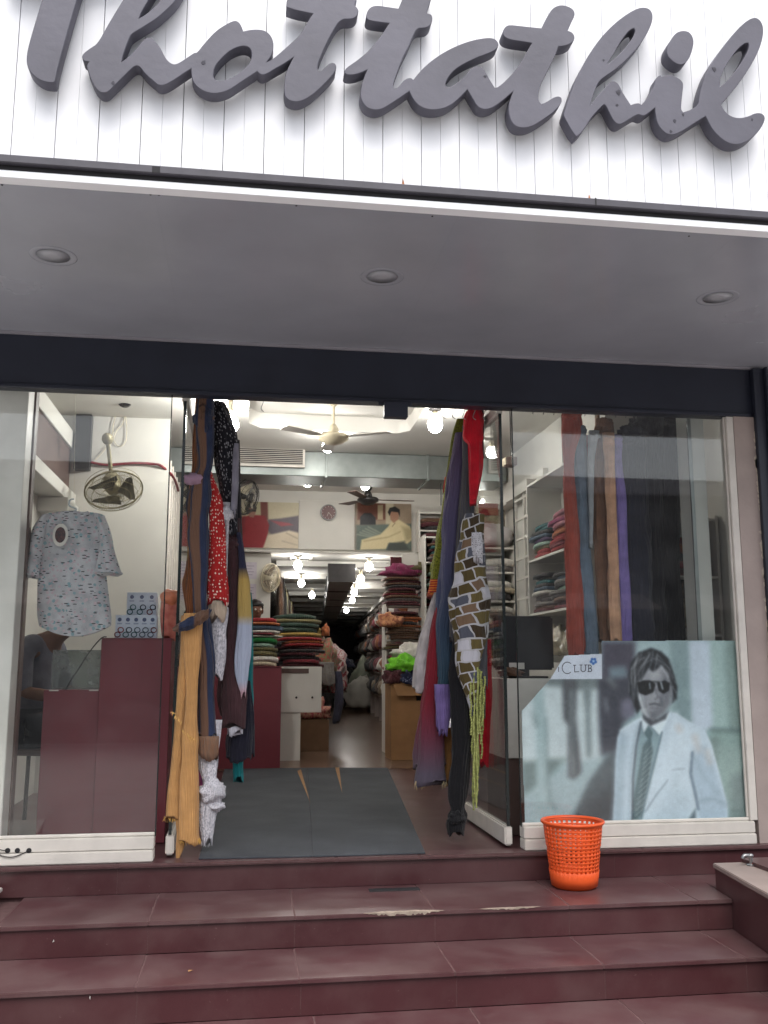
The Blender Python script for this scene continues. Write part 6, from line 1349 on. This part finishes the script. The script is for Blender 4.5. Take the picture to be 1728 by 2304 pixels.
P_('1000,820 1440,820 1440,1000 1000,1000', (150, 132, 112), 8); P_('1010,820 1220,820 1220,960 1010,960', (104, 60, 46), 8); P_('1030,1000 1030,940 1060,910 1110,910 1145,945 1145,1000', (36, 36, 40), 4); P_('1160,850 1200,850 1200,960 1160,960', (176, 160, 130), 4)
P_('1220,830 1280,830 1280,1000 1220,1000', (186, 176, 150), 6); P_('1000,1000 1440,990 1440,1190 1000,1190', (92, 104, 96), 8)
for i in range(5): S_(f'{1010 + i * 20},{1070 - i * 14} {1200 + i * 40},{1110 + i * 10}', (150, 156, 140), 5, 6, .7)
P_('1240,1010 1270,960 1320,960 1400,1010 1430,1100 1380,1140 1250,1130 1220,1180 1030,1185 1040,1110 1180,1070', (204, 190, 150), 6); S_('1060,1120 1240,1090 1330,1050', (160, 144, 108), 5, 6, .7); P_('1340,1010 1420,1030 1430,1100 1370,1120', (150, 138, 104), 14, .7)
P_('1252,930 1262,880 1300,875 1322,905 1312,960 1280,985 1256,960', (164, 122, 98), 4); P_('1236,905 1250,872 1290,862 1325,885 1326,935 1312,905 1262,898 1250,930', (22, 18, 18), 4); S_('1270,1010 1290,985', (120, 100, 80), 3, 3, .7); P_('1240,1140 1360,1120 1400,1190 1230,1190', (60, 66, 62), 10, .9)
wallpic(799, 926, 1131, 1240, 'printed picture of a seated man in a cream tunic', L_, (120, 110, 96), 'b')
A, B = W(673, 1125, 5.985), W(797, 1238, 5.985)
obj('blank_panel', MB().box(A.x, B.x, 5.985, 6.018, B.z, A.z), M_wall, mz, bevel=.003, label='blank white panel between the two wall pictures')
c = W(739, 1153, 5.97)
ck_ = thing('wall_clock', 'round brown faced wall clock on the white panel', 'clock', (c.x, 5.97, c.z))
obj('face', MB().tube([(0, .004, 0), (0, -.006, 0)], .088, 32), mat('clock face', C(98, 62, 62), .4, .1, 30), ck_)
obj('bezel', MB().tube([(.092 * math.cos(u), -.006, .092 * math.sin(u)) for u in [2 * math.pi * k / 32 for k in range(32)]], .007, 6, True), M_steel, ck_, smooth=True)
for k in range(12):
    u = R(30 * k); obj('hour_mark', MB().tube([(.066 * math.cos(u), -.007, .066 * math.sin(u)), (.08 * math.cos(u), -.007, .08 * math.sin(u))], .003, 4), M_whitep, ck_)
for an, ln_ in ((-1.9, .05), (-.85, .068)): obj('hand', MB().tube([(0, -.009, 0), (ln_ * math.cos(an), -.009, ln_ * math.sin(an))], .003, 4), M_whitep, ck_)

# ------------------------------------------------------------------ people
def skin(name, joints, edges, m, parent, root=0, sub=2):
    me = bpy.data.meshes.new(name); me.from_pydata([j[0] for j in joints], edges, [])
    o = bpy.data.objects.new(name, me); col.objects.link(o); o.parent = parent; me.materials.append(m)
    md = o.modifiers.new('skin', 'SKIN'); md.use_smooth_shade = True
    if not me.skin_vertices: return o
    for v, j in zip(me.skin_vertices[0].data, joints): v.radius = j[1] if isinstance(j[1], tuple) else (j[1], j[1])
    me.skin_vertices[0].data[root].use_root = True
    o.modifiers.new('sub', 'SUBSURF').levels = sub; o.modifiers['sub'].render_levels = sub
    dg = bpy.context.evaluated_depsgraph_get(); me2 = bpy.data.meshes.new_from_object(o.evaluated_get(dg)); o.modifiers.clear(); o.data = me2; me2.name = name
    me2.polygons.foreach_set('use_smooth', [True] * len(me2.polygons)); return o
def seated(loc, rotz, label, shirt, trousers):
    t = thing('person', label, 'person', loc, (0, 0, rotz))
    # local: faces -y, seat height .46
    J = [((0, 0, .52), (.15, .12)), ((0, .03, .72), (.13, .1)), ((0, .02, .92), (.15, .11)), ((0, -.01, 1.04), (.09, .08)), ((0, -.09, 1.09), .052), ((0, -.165, 1.145), (.065, .075)), ((0, -.20, 1.23), (.075, .09)), ((0, -.185, 1.29), (.055, .065)),
         ((.19, .02, 1.0), .062), ((.25, -.02, .74), .048), ((.16, -.24, .70), .036), ((.13, -.32, .71), .026), ((-.19, .02, 1.0), .062), ((-.25, -.02, .74), .048), ((-.16, -.24, .70), .036), ((-.13, -.32, .71), .026),
         ((.1, -.08, .5), .095), ((.13, -.44, .5), .075), ((.13, -.46, .1), .048), ((.13, -.58, .045), .036), ((-.1, -.08, .5), .095), ((-.13, -.44, .5), .075), ((-.13, -.46, .1), .048), ((-.13, -.58, .045), .036)]
    E = [(0, 1), (1, 2), (2, 3), (3, 4), (4, 5), (5, 6), (6, 7), (3, 8), (8, 9), (9, 10), (10, 11), (3, 12), (12, 13), (13, 14), (14, 15), (0, 16), (16, 17), (17, 18), (18, 19), (0, 20), (20, 21), (21, 22), (22, 23)]
    body = skin('body', J, E, M_skin, t)
    for s in (-1, 1):
        for k in range(4):
            x = s * .13 + (k - 1.5) * .017; fl = (.05, .058, .055, .044)[k]
            obj('finger', MB().tube([(x, -.335, .712), (x, -.335 - fl * .55, .706), (x, -.335 - fl, .69)], [.0095, .0085, .007], 6), M_skin, t, smooth=True)
        obj('thumb', MB().tube([(s * .13 - s * .02, -.31, .712), (s * .13 - s * .045, -.33, .708), (s * .13 - s * .05, -.36, .7)], [.011, .010, .008], 6), M_skin, t, smooth=True)
        obj('ear', MB().ball((s * .078, -.185, 1.21), (.012, .02, .03)), M_skin, t, smooth=True)
        obj('eye', MB().ball((s * .03, -.283, 1.222), .011), M_whitep, t, smooth=True)
    obj('nose', MB().ball((0, -.29, 1.195), (.014, .02, .022)), M_skin, t, smooth=True)
    obj('mouth', MB().ball((0, -.277, 1.158), (.024, .008, .006)), mat('lips', C(120, 62, 56), .5), t, smooth=True)
    hb_ = MB().ball((0, -.177, 1.245), (.093, .108, .098), 20, 14, .12, 3); hb_.v = [(x, y + (.02 if (z < 1.23 and y < -.165) else 0) + (.06 if (y < -.185 and z < 1.25) else 0), z) for x, y, z in hb_.v]
    obj('hair', hb_, M_hair, t, smooth=True)
    SJ = [((0, .0, .54), (.175, .14)), ((0, .03, .72), (.155, .125)), ((0, .02, .92), (.175, .135)), ((0, -.015, 1.05), (.10, .085)), ((.19, .02, 1.01), .078), ((.24, -.01, .80), .072), ((.245, -.03, .72), .066), ((-.19, .02, 1.01), .078), ((-.24, -.01, .80), .072), ((-.245, -.03, .72), .066)]
    skin('shirt', SJ, [(0, 1), (1, 2), (2, 3), (3, 4), (4, 5), (5, 6), (3, 7), (7, 8), (8, 9)], shirt, t)
    obj('collar', MB().tube([(.068 * math.cos(u), -.05 + .06 * math.sin(u), 1.09 - .02 * (math.sin(u) < 0)) for u in [2 * math.pi * k / 20 for k in range(20)]], .014, 6, True), shirt, t, smooth=True)
    TJ = [((0, 0, .52), (.165, .14)), ((.1, -.08, .5), .108), ((.13, -.44, .5), .09), ((.13, -.46, .12), .066), ((-.1, -.08, .5), .108), ((-.13, -.44, .5), .09), ((-.13, -.46, .12), .066)]
    skin('trousers', TJ, [(0, 1), (1, 2), (2, 3), (0, 4), (4, 5), (5, 6)], trousers, t)
    return t
pq = W(98, 1428, 1.22)
seated((pq.x, 1.22, pq.z - 1.10), R(70), 'seated person in a grey shirt and dark trousers behind the left window', cloth('grey shirt', C(104, 104, 116)), cloth('dark trousers', C(26, 28, 38)))
p = W(566, 1350, 5.25)
seated((p.x, 5.45, p.z - 1.33), R(15), 'person with black hair seated behind the maroon counter', cloth('dark shirt', C(60, 58, 70)), cloth('dark trousers', C(26, 28, 38)))
def chair(loc, rz, label, s):
    t = thing('stool', label, 'stool', loc, (0, 0, rz))
    obj('seat', MB().box(-.19, .19, -.19, .19, s - .04, s), M_brown, t, bevel=.01)
    for x in (-.16, .16):
        for y in (-.16, .16): obj('leg', MB().tube([(x, y, .002), (x * .9, y * .9, s - .041)], .014, 6), M_dkmetal, t)
chair((pq.x, 1.22, 0), R(70), 'dark stool under the person in the grey shirt', pq.z - 1.10 + .385)
chair((p.x, 5.45, 0), R(15), 'dark stool under the person behind the maroon counter', max(.3, p.z - 1.33 + .385))
